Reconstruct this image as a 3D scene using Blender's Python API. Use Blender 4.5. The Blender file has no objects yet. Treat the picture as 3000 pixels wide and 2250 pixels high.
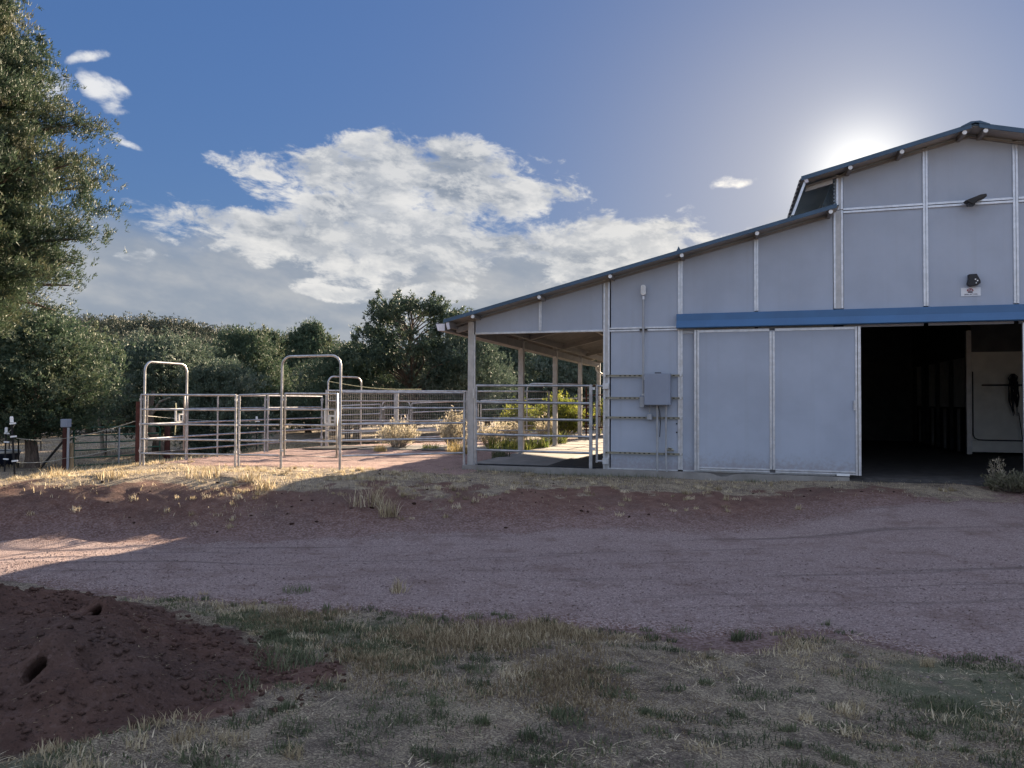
import bpy, math, random
import numpy as np
from math import sin, cos, pi, radians, tan, sqrt, atan2
from mathutils import Vector, Matrix
rnd = random.Random(7)
RNG = np.random.default_rng(11)
sc = bpy.context.scene
COL = sc.collection

# ------------------------------------------------------------------ node helpers
class V:
    """a socket with arithmetic"""
    nt = None
    def __init__(s, sock): s.s = sock
    @staticmethod
    def math(op, *a, clamp=False):
        n = V.nt.nodes.new('ShaderNodeMath'); n.operation = op; n.use_clamp = clamp
        for i, x in enumerate(a):
            if isinstance(x, V): V.nt.links.new(x.s, n.inputs[i])
            else: n.inputs[i].default_value = x
        return V(n.outputs[0])
    def __add__(s, o): return V.math('ADD', s, o)
    __radd__ = __add__
    def __sub__(s, o): return V.math('SUBTRACT', s, o)
    def __rsub__(s, o): return V.math('SUBTRACT', o, s)
    def __mul__(s, o): return V.math('MULTIPLY', s, o)
    __rmul__ = __mul__
    def __truediv__(s, o): return V.math('DIVIDE', s, o)
def put(sock, val):
    if isinstance(val, V): V.nt.links.new(val.s, sock)
    elif isinstance(val, (tuple, list)) and len(val) == 3 and sock.type == 'RGBA': sock.default_value = (*val, 1)
    else: sock.default_value = val
def node(t, **kw):
    n = V.nt.nodes.new(t)
    for k, v in kw.items(): setattr(n, k, v)
    return n
def sstep(x, a, b):
    n = node('ShaderNodeMapRange', interpolation_type='SMOOTHSTEP')
    put(n.inputs[0], x); put(n.inputs[1], a); put(n.inputs[2], b); return V(n.outputs[0])
def clamp01(x): return V.math('ADD', x, 0.0, clamp=True)
def vmax(a, b): return V.math('MAXIMUM', a, b)
def comb(x, y, z=0.0):
    n = node('ShaderNodeCombineXYZ'); put(n.inputs[0], x); put(n.inputs[1], y); put(n.inputs[2], z); return V(n.outputs[0])
def sepv(v):
    n = node('ShaderNodeSeparateXYZ'); put(n.inputs[0], v); return [V(o) for o in n.outputs]
def noise(vec, scale, detail=4, rough=.55, dist=0.0, dim='3D'):
    n = node('ShaderNodeTexNoise', noise_dimensions=dim)
    if vec is not None: put(n.inputs['Vector'], vec)
    n.inputs['Scale'].default_value = scale; n.inputs['Detail'].default_value = detail
    n.inputs['Roughness'].default_value = rough; n.inputs['Distortion'].default_value = dist
    return V(n.outputs['Fac'])
def voro(vec, scale, feature='F1', out='Distance', rand=1.0):
    n = node('ShaderNodeTexVoronoi', feature=feature)
    if vec is not None: put(n.inputs['Vector'], vec)
    n.inputs['Scale'].default_value = scale; n.inputs['Randomness'].default_value = rand
    return V(n.outputs[out])
def mixc(f, a, b):
    n = node('ShaderNodeMix', data_type='RGBA'); put(n.inputs[0], f); put(n.inputs[6], a); put(n.inputs[7], b); return V(n.outputs[2])
def mulc(c, f):
    n = node('ShaderNodeVectorMath', operation='SCALE'); put(n.inputs[0], c); put(n.inputs['Scale'], f); return V(n.outputs[0])
def obj_co():
    return V(node('ShaderNodeTexCoord').outputs['Object'])
def world_pos():
    return V(node('ShaderNodeNewGeometry').outputs['Position'])
def scalev(v, s):
    n = node('ShaderNodeVectorMath', operation='MULTIPLY'); put(n.inputs[0], v); n.inputs[1].default_value = s; return V(n.outputs[0])
def attr(name, out='Fac'):
    return V(node('ShaderNodeAttribute', attribute_name=name).outputs[out])
def bump(h, strength=.4, dist=.01):
    n = node('ShaderNodeBump'); n.inputs['Strength'].default_value = strength; n.inputs['Distance'].default_value = dist
    put(n.inputs['Height'], h); return V(n.outputs[0])

def new_mat(name):
    m = bpy.data.materials.new(name); m.use_nodes = True
    V.nt = m.node_tree
    p = m.node_tree.nodes['Principled BSDF']
    return m, p
def mat(name, col, rough=.6, metal=0.0, var=.12, scale=6.0, spec=.4, bumpy=0.0, bscale=40., dirt=None, stretch=(1,1,1)):
    """plain material with soft noise in colour and roughness, optional dirt colour"""
    m, p = new_mat(name)
    co = scalev(obj_co(), stretch)
    n = noise(co, scale, 6, .6)
    c = mixc(sstep(n, .3, .7), tuple(x*(1-var) for x in col), tuple(min(1, x*(1+var)) for x in col))
    if dirt:
        d = sstep(noise(co, scale*.45, 8, .65), .5, .75)
        c = mixc(d*dirt[1], c, dirt[0])
    put(p.inputs['Base Color'], c)
    put(p.inputs['Roughness'], rough + (n - .5)*.3)
    p.inputs['Metallic'].default_value = metal
    p.inputs['Specular IOR Level'].default_value = spec
    if bumpy: put(p.inputs['Normal'], bump(noise(co, bscale, 5, .6), bumpy, .01))
    return m
def leaf_mat(name, a, b, c3, trans=.35):
    """three-tone leaf, tone from the clump attribute, with light coming through"""
    m, p = new_mat(name); nt = m.node_tree
    t = attr('tone')
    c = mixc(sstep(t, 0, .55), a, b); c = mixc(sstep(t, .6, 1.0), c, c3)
    put(p.inputs['Base Color'], c); p.inputs['Roughness'].default_value = .65; p.inputs['Specular IOR Level'].default_value = .25
    tr = node('ShaderNodeBsdfTranslucent'); put(tr.inputs[0], mulc(c, 1.5))
    mx = node('ShaderNodeMixShader'); mx.inputs[0].default_value = trans
    nt.links.new(p.outputs[0], mx.inputs[1]); nt.links.new(tr.outputs[0], mx.inputs[2])
    nt.links.new(mx.outputs[0], nt.nodes['Material Output'].inputs[0])
    return m

M = {}
m_, p_ = new_mat('painted_panel'); o_ = obj_co(); q_ = sepv(o_)
st_ = noise(scalev(o_, (7, 1, .22)), 1.0, 6, .6); bl_ = noise(o_, .9, 5, .6); sp_ = noise(o_, 14, 6, .7)
c_ = mixc(sstep(bl_, .3, .7), (.342, .381, .449), (.396, .441, .516)); c_ = mixc(sstep(st_, .5, .78)*.15, c_, (.27, .265, .26))
c_ = mixc(sstep(sp_ + (.55 - q_[2])*.9, .62, 1.0)*sstep(q_[2], .75, .05)*.5, c_, (.24, .19, .165))
put(p_.inputs['Base Color'], c_); put(p_.inputs['Roughness'], .44 + (bl_ - .5)*.35 + (st_ - .5)*.2); p_.inputs['Specular IOR Level'].default_value = .4
put(p_.inputs['Normal'], bump(noise(scalev(o_, (1.3, 1, .8)), 1.0, 3, .5), .25, .02)); M['panel'] = m_
M['galv'] = mat('galvanised_steel', (.58, .59, .61), .36, .7, .14, 9, .5, .05, 60, ((.55,.50,.44), .3))
M['web'] = mat('dull_zinc', (.46, .45, .44), .5, .5, .14, 5, .4, .05, 60, ((.34,.28,.22), .4))
M['pipe'] = mat('galvanised_pipe', (.42, .42, .43), .40, .7, .28, 5, .5, .05, 60, ((.26,.21,.17), .5))
M['steel'] = mat('grey_purlin', (.24, .225, .215), .55, .3, .15, 4, .4, .04, 60)
M['roof'] = mat('slate_roof_sheet', (.10, .15, .19), .5, .2, .12, 2, .4)
M['under'] = mat('roof_underside', (.42, .39, .36), .5, .35, .12, 3, .4)
M['under2'] = mat('pale_blue_sheet', (.40, .47, .54), .5, .2, .1, 3)
M['trim'] = mat('teal_trim', (.05, .095, .15), .5, 0, .15, 3, .4)
M['blue'] = mat('blue_cover', (.050, .135, .275), .45, 0, .08, 2, .45)
M['cap'] = mat('pale_cap', (.7, .7, .68), .5)
M['lav'] = mat('white_gutter', (.62, .6, .64), .5)
M['box'] = mat('grey_enclosure', (.25, .28, .34), .5, 0, .05, 3, .4, .03, 200)
M['conduit'] = mat('grey_conduit', (.36, .37, .38), .5, .3, .1, 5)
M['strut'] = mat('olive_strut', (.36, .34, .27), .5, .4, .2, 8, .4, 0, 0, ((.16,.15,.13), .4))
m_, p_ = new_mat('slotted_strut'); q_ = sepv(obj_co())
sl0 = V.math('FRACT', q_[0]*10.5); sl0 = sstep(sl0, .18, .22)*sstep(sl0, .66, .62)*sstep(V.math('ABSOLUTE', q_[2]), .011, .008)
put(p_.inputs['Base Color'], mixc(sl0*sstep(noise(scalev(obj_co(), (2.2,0,0)), 1.0, 1), .42, .46), (.36, .34, .27), (.03, .03, .03))); p_.inputs['Metallic'].default_value = .4; p_.inputs['Roughness'].default_value = .5
M['slotted'] = m_
M['black'] = mat('black_plastic', (.015, .016, .018), .45, 0, .2)
M['dark'] = mat('dark_metal', (.035, .033, .032), .6, .2, .3)
M['white'] = mat('white_plastic', (.78, .78, .76), .45, 0, .06)
M['signwhite'] = mat('sign_white', (.72, .74, .76), .5, 0, .05)
M['red'] = mat('dull_red', (.28, .05, .06), .5)
M['ink'] = mat('dark_ink', (.06, .05, .08), .6)
M['green'] = mat('green_gate_paint', (.015, .075, .045), .5, 0, .25, 8)
M['rust'] = mat('rusty_brown_post', (.075, .028, .022), .8, 0, .3, 9, .2, .2, 90)
M['wood'] = mat('weathered_wood', (.30, .22, .13), .85, 0, .3, 14, .2, .3, 60, None, (1,1,.15))
M['bark'] = mat('juniper_bark', (.13, .10, .08), .95, 0, .4, 16, .1, .6, 40, None, (1,1,.2))
M['twig'] = mat('grey_twig', (.26, .22, .18), .95, 0, .3, 10, .1)
M['rubber'] = mat('black_rubber', (.022, .023, .026), .75, 0, .3, 12, .3, .3, 120, ((.10,.085,.07), .5))
M['greymat'] = mat('dusty_rubber', (.16, .155, .145), .85, 0, .25, 6, .2, .3, 120, ((.26,.22,.17), .6))
M['concrete'] = mat('concrete', (.27, .255, .235), .95, 0, .16, 3, .06, .2, 70, ((.17,.15,.13), .6))
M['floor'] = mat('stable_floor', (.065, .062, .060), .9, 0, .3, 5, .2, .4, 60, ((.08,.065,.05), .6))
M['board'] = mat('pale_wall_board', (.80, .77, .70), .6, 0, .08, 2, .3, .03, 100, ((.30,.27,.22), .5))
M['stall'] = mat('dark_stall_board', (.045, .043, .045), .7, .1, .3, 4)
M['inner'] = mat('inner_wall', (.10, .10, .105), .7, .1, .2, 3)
M['cable'] = mat('yellow_rope', (.50, .47, .26), .7, 0, .2)
M['wire'] = mat('electric_tape', (.42, .40, .33), .6, 0, .2)
M['mesh'] = mat('mesh_wire', (.30, .29, .28), .5, .5, .2)
M['cloth'] = mat('dark_halter', (.018, .016, .022), .9, 0, .5, 20)
M['clod'] = mat('dark_clod', (.045, .026, .020), .95, 0, .4, 20, .1)
M['tub'] = mat('blue_black_tub', (.012, .018, .035), .5)
M['juniper'] = leaf_mat('juniper_leaf', (0.0332, 0.056, 0.0363), (0.0711, 0.1068, 0.0631), (0.1176, 0.1344, 0.0789), 0.16)
M['juniper_grey'] = leaf_mat('grey_juniper_leaf', (0.0474, 0.07, 0.0503), (0.0941, 0.1272, 0.0889), (0.1381, 0.165, 0.1291), 0.16)
M['juniper_near'] = leaf_mat('near_juniper_leaf', (.034, .056, .034), (.064, .094, .054), (.112, .112, .062), .15)
M['tumble'] = leaf_mat('tumbleweed_twig', (.075, .075, .045), (.15, .145, .09), (.22, .20, .14), .2)
M['oak'] = leaf_mat('oak_leaf', (0.0242, 0.0426, 0.0312), (0.0512, 0.0757, 0.048), (0.0951, 0.1193, 0.0734), 0.18)
M['brightbush'] = leaf_mat('bright_bush_leaf', (.065, .09, .02), (.15, .17, .032), (.26, .25, .055), .4)
M['sage'] = leaf_mat('pale_shrub_leaf', (.165, .148, .10), (.33, .29, .205), (.52, .46, .35), .4)
M['drygrass'] = leaf_mat('dry_grass', (.175, .130, .075), (.38, .31, .19), (.64, .55, .39), .3)
M['greengrass'] = leaf_mat('green_grass', (.066, .080, .042), (.128, .142, .075), (.215, .215, .130), .35)
M['tuftgreen'] = leaf_mat('green_tuft', (.06, .09, .02), (.14, .17, .04), (.30, .28, .08), .4)
M['goldgrass'] = leaf_mat('gold_tuft', (.22, .16, .06), (.38, .29, .12), (.55, .45, .22), .4)
M['woods'] = leaf_mat('far_woods', (0.0387, 0.0485, 0.0355), (0.0677, 0.0808, 0.0559), (0.0927, 0.1086, 0.078), 0.08)

def ground_mat(name='red_earth', k=1.0):
    m, p = new_mat(name); P = world_pos()
    fine = noise(P, 55, 6, .7); mid = noise(P, 4.5, 7, .65); big = noise(P, .7, 5, .6)
    g = attr('zone', 'Color'); gr = sepv(g)
    c = mixc(sstep(mid, .32, .68), (.122, .066, .051), (.200, .114, .086))
    c = mixc(sstep(big, .42, .66)*.5, c, (.128, .092, .080))
    c = mixc(sstep(voro(P, 38), .0, .34)*.7, (.050, .034, .030), c)
    n = node('ShaderNodeTexVoronoi'); put(n.inputs['Vector'], P); n.inputs['Scale'].default_value = 48
    stone = sepv(V(n.outputs['Color']))[0]
    gv = sstep(gr[2] + (mid-.5)*.5 + (stone-.5)*.6, .05, .95)
    c = mixc(gv*.85, c, mixc(stone, (.135, .095, .088), (.26, .19, .178)))
    # where grass grows: dark earth, patches of thatch, pale flecks of straw
    st = noise(scalev(P, (1, 1.7, 1)), 75, 4, .8); th = noise(P, 7.0, 6, .7); t2 = noise(P, 1.6, 5, .6)
    soil = mixc(sstep(th, .35, .65), (.080, .062, .052), (.150, .115, .098))
    soil = mixc(sstep(t2, .50, .68)*.7, soil, (.150, .096, .082))
    thatch = mixc(sstep(st, .40, .66), (.135, .110, .078), (.50, .425, .30))
    cov = sstep(th*.6 + t2*.6 + (st-.5)*.7, .42, .80)
    c = mixc(sstep(gr[0] + (th-.5)*.7 + (mid-.5)*.5, .30, .62), c, mixc(cov, soil, thatch))
    c = mixc(sstep(noise(P, 2.4, 6, .65) + gr[1]*.45, .74, .98)*gr[1]*.75, c, mixc(st, (.050, .060, .036), (.15, .165, .10)))
    c = mulc(c, (.98 + fine*.80)*k)
    put(p.inputs['Base Color'], c); p.inputs['Roughness'].default_value = .95; p.inputs['Specular IOR Level'].default_value = .12
    put(p.inputs['Normal'], bump(fine*.5 + noise(P, 18, 6, .7)*1.0 + st*.5, .9, .05))
    return m
def gravel_mat(name, a, b, tracks=False):
    m, p = new_mat(name); P = world_pos()
    v = voro(P, 46); vc = V(V.nt.nodes[-1].outputs['Color']) if False else None
    n1 = noise(P, 70, 4, .8); n2 = noise(P, 2.0, 6, .6); n3 = noise(P, 11, 5, .65)
    n = node('ShaderNodeTexVoronoi'); put(n.inputs['Vector'], P); n.inputs['Scale'].default_value = 70
    stone = sepv(V(n.outputs['Color']))[0]; dist = V(n.outputs['Distance'])
    c = mixc(stone, a, b)
    c = mixc(sstep(dist, .40, .8)*.5, c, tuple(x*.5 for x in a))
    c = mixc(sstep(stone, .93, 1.0)*.6, c, (.42, .36, .34))
    c = mixc(sstep(n2 + (n3-.5)*.5, .46, .74)*.65, c, (.150, .098, .086))
    h = (1.0 - dist)*.8 + n1*.4
    if tracks:
        # wheel tracks: long thin bands that run along the road
        q = sepv(P)
        along = q[0]*.93 + q[1]*.36; across = q[1]*.93 - q[0]*.36
        t = noise(comb(along*.12, across*2.6, 0.0), 1.0, 7, .68)
        c = mixc(sstep(t, .54, .66)*.6, c, tuple(x*.5 for x in a))
        h = h - sstep(t, .54, .68)*.6
    if tracks: c = mixc(sstep(sepv(attr('zone', 'Color'))[2] + (n3-.5)*.9 + (stone-.5)*.6, .28, .72), mixc(stone, (.125, .074, .060), (.215, .135, .112)), c)
    c = mulc(c, .84 + n1*.48)
    put(p.inputs['Base Color'], c); p.inputs['Roughness'].default_value = .9; p.inputs['Specular IOR Level'].default_value = .15
    put(p.inputs['Normal'], bump(h, .8, .03))
    return m
M['ground'] = ground_mat(); M['dug'] = ground_mat('dug_earth', .74)
M['hillside'] = mat('dry_hillside', (.075, .078, .048), .95, 0, .4, .25, .1)
M['road'] = gravel_mat('pink_gravel', (.212, .158, .149), (.365, .284, .268), True)
M['yard'] = gravel_mat('paddock_gravel', (.26, .165, .140), (.43, .30, .26))

# ------------------------------------------------------------------ mesh builder
class MB:
    def __init__(s): s.v = []; s.f = []; s.sm = []
    def add(s, vs, fs, smooth=False):
        o = len(s.v); s.v += [tuple(v) for v in vs]
        for f in fs: s.f.append([i+o for i in f]); s.sm.append(smooth)
        return s
    def box(s, x0, x1, y0, y1, z0, z1):
        return s.add([(x0,y0,z0),(x1,y0,z0),(x1,y1,z0),(x0,y1,z0),(x0,y0,z1),(x1,y0,z1),(x1,y1,z1),(x0,y1,z1)],
                     [(0,3,2,1),(4,5,6,7),(0,1,5,4),(1,2,6,5),(2,3,7,6),(3,0,4,7)])
    def bar(s, p, q, w, h, up=(0,0,1)):
        """rectangular bar from p to q, w across and h along up"""
        p, q = Vector(p), Vector(q); d = (q-p).normalized(); u = Vector(up); u = (u-d*u.dot(d)).normalized(); r = d.cross(u)
        vs = [c + r*a*w/2 + u*b*h/2 for c in (p, q) for a, b in ((-1,-1),(1,-1),(1,1),(-1,1))]
        return s.add(vs, [(3,2,1,0),(4,5,6,7),(0,1,5,4),(1,2,6,5),(2,3,7,6),(3,0,4,7)])
    def tube(s, pts, r, n=10, cap=True):
        pts = [Vector(p) for p in pts]; rs = r if isinstance(r, (list, tuple)) else [r]*len(pts)
        vs = []; k = len(pts); prev = None
        for i, p in enumerate(pts):
            d = (pts[min(i+1, k-1)] - pts[max(i-1, 0)]).normalized()
            if prev is None:
                u = Vector((0,0,1)) if abs(d.z) < .9 else Vector((1,0,0))
            else: u = prev
            u = (u - d*u.dot(d)).normalized(); prev = u; w = d.cross(u)
            vs += [p + (u*cos(2*pi*j/n) + w*sin(2*pi*j/n))*rs[i] for j in range(n)]
        fs = [(i*n+j, i*n+(j+1)%n, (i+1)*n+(j+1)%n, (i+1)*n+j) for i in range(k-1) for j in range(n)]
        s.add(vs, fs, True)
        if cap: s.add(vs[:n], [list(range(n))[::-1]]); s.add(vs[-n:], [list(range(n))])
        return s
    def prism(s, poly, axis, a0, a1):
        """polygon of 2-D points pushed along axis: 'y' takes (x,z), 'x' takes (y,z), 'z' takes (x,y)"""
        mk = {'y': lambda p, a: (p[0], a, p[1]), 'x': lambda p, a: (a, p[0], p[1]), 'z': lambda p, a: (p[0], p[1], a)}[axis]
        n = len(poly); vs = [mk(p, a0) for p in poly] + [mk(p, a1) for p in poly]
        return s.add(vs, [list(range(n)), list(range(n, 2*n))[::-1]] + [(i, i+n, (i+1)%n+n, (i+1)%n) for i in range(n)])
    def disc(s, c, r, axis, t, n=20):
        c = Vector(c); a = Vector(axis).normalized(); return s.tube([c - a*t/2, c + a*t/2], r, n)
    def lathe(s, prof, c=(0,0,0), n=24):
        c = Vector(c); k = len(prof)
        vs = [c + Vector((r*cos(2*pi*j/n), r*sin(2*pi*j/n), z)) for r, z in prof for j in range(n)]
        return s.add(vs, [(i*n+j, i*n+(j+1)%n, (i+1)*n+(j+1)%n, (i+1)*n+j) for i in range(k-1) for j in range(n)], True)
    def build(s, name, m, parent=None, bevel=0.0):
        me = bpy.data.meshes.new(name); me.from_pydata(s.v, [], s.f); me.materials.append(M[m] if isinstance(m, str) else m)
        me.polygons.foreach_set('use_smooth', s.sm)
        import bmesh
        bm = bmesh.new(); bm.from_mesh(me); bmesh.ops.recalc_face_normals(bm, faces=bm.faces); bm.to_mesh(me); bm.free()
        o = bpy.data.objects.new(name, me); COL.objects.link(o)
        if parent: o.parent = parent
        if bevel:
            b = o.modifiers.new('edge', 'BEVEL'); b.width = bevel; b.segments = 2; b.limit_method = 'ANGLE'
        return o
def tag(o, label=None, cat=None, group=None, kind=None):
    if label: o['label'] = label
    if cat: o['category'] = cat
    if group: o['group'] = group
    if kind: o['kind'] = kind
    return o
def thing(name, label, cat, loc=(0,0,0), rz=0.0, group=None):
    o = bpy.data.objects.new(name, None); COL.objects.link(o); o.location = loc; o.rotation_euler = (0,0,rz)
    o.empty_display_size = .2
    return tag(o, label, cat, group)
def npmesh(name, co, faces, m, parent=None, tone=None, smooth=False, zone=None):
    """numpy mesh; faces (n,3) or (n,4)"""
    me = bpy.data.meshes.new(name); k = faces.shape[1]; nf = len(faces)
    me.vertices.add(len(co)); me.vertices.foreach_set('co', np.ascontiguousarray(co, dtype=np.float32).ravel())
    me.loops.add(nf*k); me.loops.foreach_set('vertex_index', np.ascontiguousarray(faces, dtype=np.int32).ravel())
    me.polygons.add(nf); me.polygons.foreach_set('loop_start', np.arange(0, nf*k, k, dtype=np.int32))
    me.polygons.foreach_set('loop_total', np.full(nf, k, dtype=np.int32))
    if smooth: me.polygons.foreach_set('use_smooth', np.ones(nf, dtype=bool))
    me.update(calc_edges=True)
    if tone is not None:
        a = me.attributes.new('tone', 'FLOAT', 'POINT'); a.data.foreach_set('value', np.ascontiguousarray(tone, dtype=np.float32))
    if zone is not None:
        a = me.attributes.new('zone', 'FLOAT_COLOR', 'POINT'); a.data.foreach_set('color', np.ascontiguousarray(zone, dtype=np.float32).ravel())
    me.materials.append(M[m] if isinstance(m, str) else m); me.validate()
    o = bpy.data.objects.new(name, me); COL.objects.link(o)
    if parent: o.parent = parent
    return o

# ------------------------------------------------------------------ camera, sun, sky
CAM = Vector((2.547, -15.048, 1.36))
cd = bpy.data.cameras.new('camera'); cam = bpy.data.objects.new('camera', cd); COL.objects.link(cam)
cd.sensor_width = 36; cd.lens = 36*2200/3000; cd.clip_end = 3000; cd.clip_start = .05
cam.matrix_world = Matrix.Translation(CAM) @ (Matrix.Rotation(radians(17),4,'Z') @ Matrix.Rotation(pi/2+radians(1.3),4,'X') @ Matrix.Rotation(.0046,4,'Z'))
sc.camera = cam
SUN_EL, SUN_AZ = radians(15.5), radians(5.0)      # azimuth from +Y towards +X
sd = Vector((sin(SUN_AZ)*cos(SUN_EL), cos(SUN_AZ)*cos(SUN_EL), sin(SUN_EL)))
sl = bpy.data.lights.new('sun', 'SUN'); sl.energy = 5.0; sl.angle = radians(.53); sl.color = (1.0, .80, .58)
so = bpy.data.objects.new('sun', sl); COL.objects.link(so); so.rotation_euler = sd.to_track_quat('Z', 'Y').to_euler(); so.location = (20, 60, 30)

def build_world():
    w = bpy.data.worlds.new('World'); sc.world = w; w.use_nodes = True
    nt = w.node_tree; V.nt = nt
    bg = nt.nodes['Background']; bg.inputs['Strength'].default_value = .05
    sky = node('ShaderNodeTexSky', sky_type='NISHITA', sun_disc=False, sun_elevation=SUN_EL, sun_rotation=SUN_AZ,
               altitude=1400, air_density=1.0, dust_density=.75, ozone_density=2.6)
    D = V(node('ShaderNodeTexCoord').outputs['Generated'])
    x, y, z = sepv(D)
    az = V.math('ARCTAN2', x, y)*57.2958; el = V.math('ARCSINE', V.math('MINIMUM', V.math('MAXIMUM', z, -1.0), 1.0))*57.2958
    w1 = noise(comb(az*.16, el*.30, 3.1), 1.0, 3, .5); w2 = noise(comb(az*.16, el*.30, 9.7), 1.0, 3, .5)
    wa = az + (w1 - .5)*5.0; we = el + (w2 - .5)*3.4
    def blob(lst):
        m = None
        for (a, e, sa, se, sl, wt) in lst:
            da = wa - a; de = we - e - da*sl
            r = da*da*(1/sa**2) + de*de*(1/se**2)
            v = (1.0 - r)*wt
            m = v if m is None else vmax(m, v)
        return m
    cum = [(-26.2, 16.5, 12.0, 2.7, -.01, 1.0), (-19.0, 16.2, 6.0, 2.2, -.10, .9), (-34.6, 11.5, 9.0, 1.9, -.14, 1.0), (-25.5, 12.5, 10.0, 2.9, -.05, 1.05),
           (-17.5, 12.0, 5.0, 1.8, .0, .75), (-10.5, 11.6, 8.5, 2.8, .0, 1.0), (-30.2, 8.3, 2.2, .8, 0, .55), (-22.5, 8.4, 4.0, .8, .1, .6), (-3.5, 10.8, 5.5, 1.6, .1, .5)]
    small = [(-47.1, 21.7, 1.1, .9, .5, .62), (-45.2, 19.7, 1.7, 1.1, -.35, .78), (-44.3, 17.1, 1.2, .6, -.2, .72), (-39.0, 17.2, .8, .4, 0, .42), (.3, 15.4, 2.0, .55, .12, .50), (-5.2, 14.9, 1.1, .7, .3, .46), (-3.9, 14.2, 1.2, .9, 0, .42), (-49.5, 19.0, 2.5, 1.2, .2, .6),
           (-16.0, 17.2, .9, .7, 0, .4), (-43.0, 10.2, 2.4, .7, -.1, .5), (-38.0, 10.0, 2.0, .6, -.1, .5)]
    veil = [(-30.0, 7.0, 20.0, 6.4, .0, 1.1), (-14.0, 6.8, 15.0, 5.6, .0, 1.1), (-44.0, 6.8, 12.0, 6.0, -.1, 1.1), (5, 8.0, 16.0, 5.0, 0, .85)]
    nc = lambda da, de: noise(comb((az+da)*.27 + (el+de)*.10, (el+de)*.52, 1.3), 1.0, 10, .64, .25)
    n0 = nc(0, 0); n1 = nc(.9, .8)
    lit = clamp01((n0 - n1)*3.6 + .47)
    mc = blob(cum); ms = blob(small); mv = blob(veil)
    dd = vmax(mc, -1.0)*.85 + (n0 - .5)*3.3; d1 = sstep(dd, -.10, .52)
    ds = sstep(vmax(ms, -1.0)*.9 + (n0 - .5)*2.2, .22, .85)*.9
    lo = noise(comb(az*.16 + el*.05, el*.34, 4.4), 1.0, 4, .5); thick = sstep(dd + (lo-.5)*2.4, .02, .80)
    n3 = noise(comb(az*.11, el*.22 + az*.03, 5.5), 1.0, 5, .55)
    dv = sstep(vmax(mv, -1.0) + (n3 - .5)*1.1, -.10, .62)*.90
    # towards the sun the cloud is lit through and turns creamy white
    ad = az - 7.5; ed = el - 17.0
    near = V.math('EXPONENT', (ad*ad + ed*ed)*(-1/14.0**2))
    WHITE, GREY, SHADE, VEIL = (3.75, 3.7, 3.6), (2.15, 2.27, 2.45), (1.25, 1.45, 1.76), (1.42, 1.62, 1.92)
    body = mixc(thick, (3.15, 3.17, 3.2), mixc(sstep(noise(comb(az*.15, el*.5, 7.7), 1.0, 5, .52), .46, .66), GREY, SHADE))
    ccol = mixc(clamp01(lit*1.7 - .45)*(1.0 - thick*.35), body, WHITE)
    ccol = mixc(near*.6, ccol, (5.6, 5.2, 4.6))
    vcol = mixc(sstep(n3, .38, .66), VEIL, (2.4, 2.42, 2.44)); vcol = mixc(near*.35, vcol, (4.2, 4.0, 3.6))
    skc = V(sky.outputs[0])
    sr, sg_, sb = sepv(skc); lum = sr*.25 + sg_*.6 + sb*.15
    gain = V.math('POWER', vmax(lum, .05), -.64)*.86
    sat = node('ShaderNodeHueSaturation'); sat.inputs['Saturation'].default_value = 1.10; put(sat.inputs['Color'], skc); skc = V(sat.outputs[0])
    tv = node('ShaderNodeVectorMath', operation='MULTIPLY'); put(tv.inputs[0], mulc(skc, gain)); tv.inputs[1].default_value = (.80, .80, .93); skc = V(tv.outputs[0])
    sa_ = (az - 8.0)*.96; se_ = el - 15.5; th2 = sa_*sa_ + se_*se_; th_ = V.math('SQRT', th2)
    aur = V.math('EXPONENT', th2*(-1/3.0**2))*3.2 + V.math('EXPONENT', th_*(-1/7.0))*2.1
    skc = mixc(clamp01(aur*.20), skc, (3.6, 3.6, 3.5))
    ah = node('ShaderNodeVectorMath', operation='ADD'); put(ah.inputs[0], skc); put(ah.inputs[1], mulc(comb(1.0, .98, .94), aur*.45)); skc = V(ah.outputs[0])
    # unseen bright broken cloud overhead and behind the viewer, added to lift the shade
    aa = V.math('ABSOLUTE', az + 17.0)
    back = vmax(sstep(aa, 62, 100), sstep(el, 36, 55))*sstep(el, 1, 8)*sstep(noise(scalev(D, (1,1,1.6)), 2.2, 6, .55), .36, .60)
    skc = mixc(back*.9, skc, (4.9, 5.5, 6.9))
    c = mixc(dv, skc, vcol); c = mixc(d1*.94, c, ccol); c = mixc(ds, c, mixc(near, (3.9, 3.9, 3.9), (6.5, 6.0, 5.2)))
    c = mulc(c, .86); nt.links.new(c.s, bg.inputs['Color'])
    w.cycles.sampling_method = 'MANUAL'; w.cycles.sample_map_resolution = 1024
build_world()
sc.view_settings.view_transform = 'Standard'; sc.view_settings.look = 'None'
sc.view_settings.exposure = 2.40; sc.view_settings.gamma = 1.0; sc.view_settings.use_curve_mapping = False
sc.cycles.max_bounces = 6; sc.cycles.diffuse_bounces = 3; sc.cycles.glossy_bounces = 3; sc.cycles.transmission_bounces = 3; sc.cycles.transparent_max_bounces = 6
sc.cycles.use_denoising = True; sc.cycles.sample_clamp_indirect = 6.0
sc.render.film_transparent = False

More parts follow.
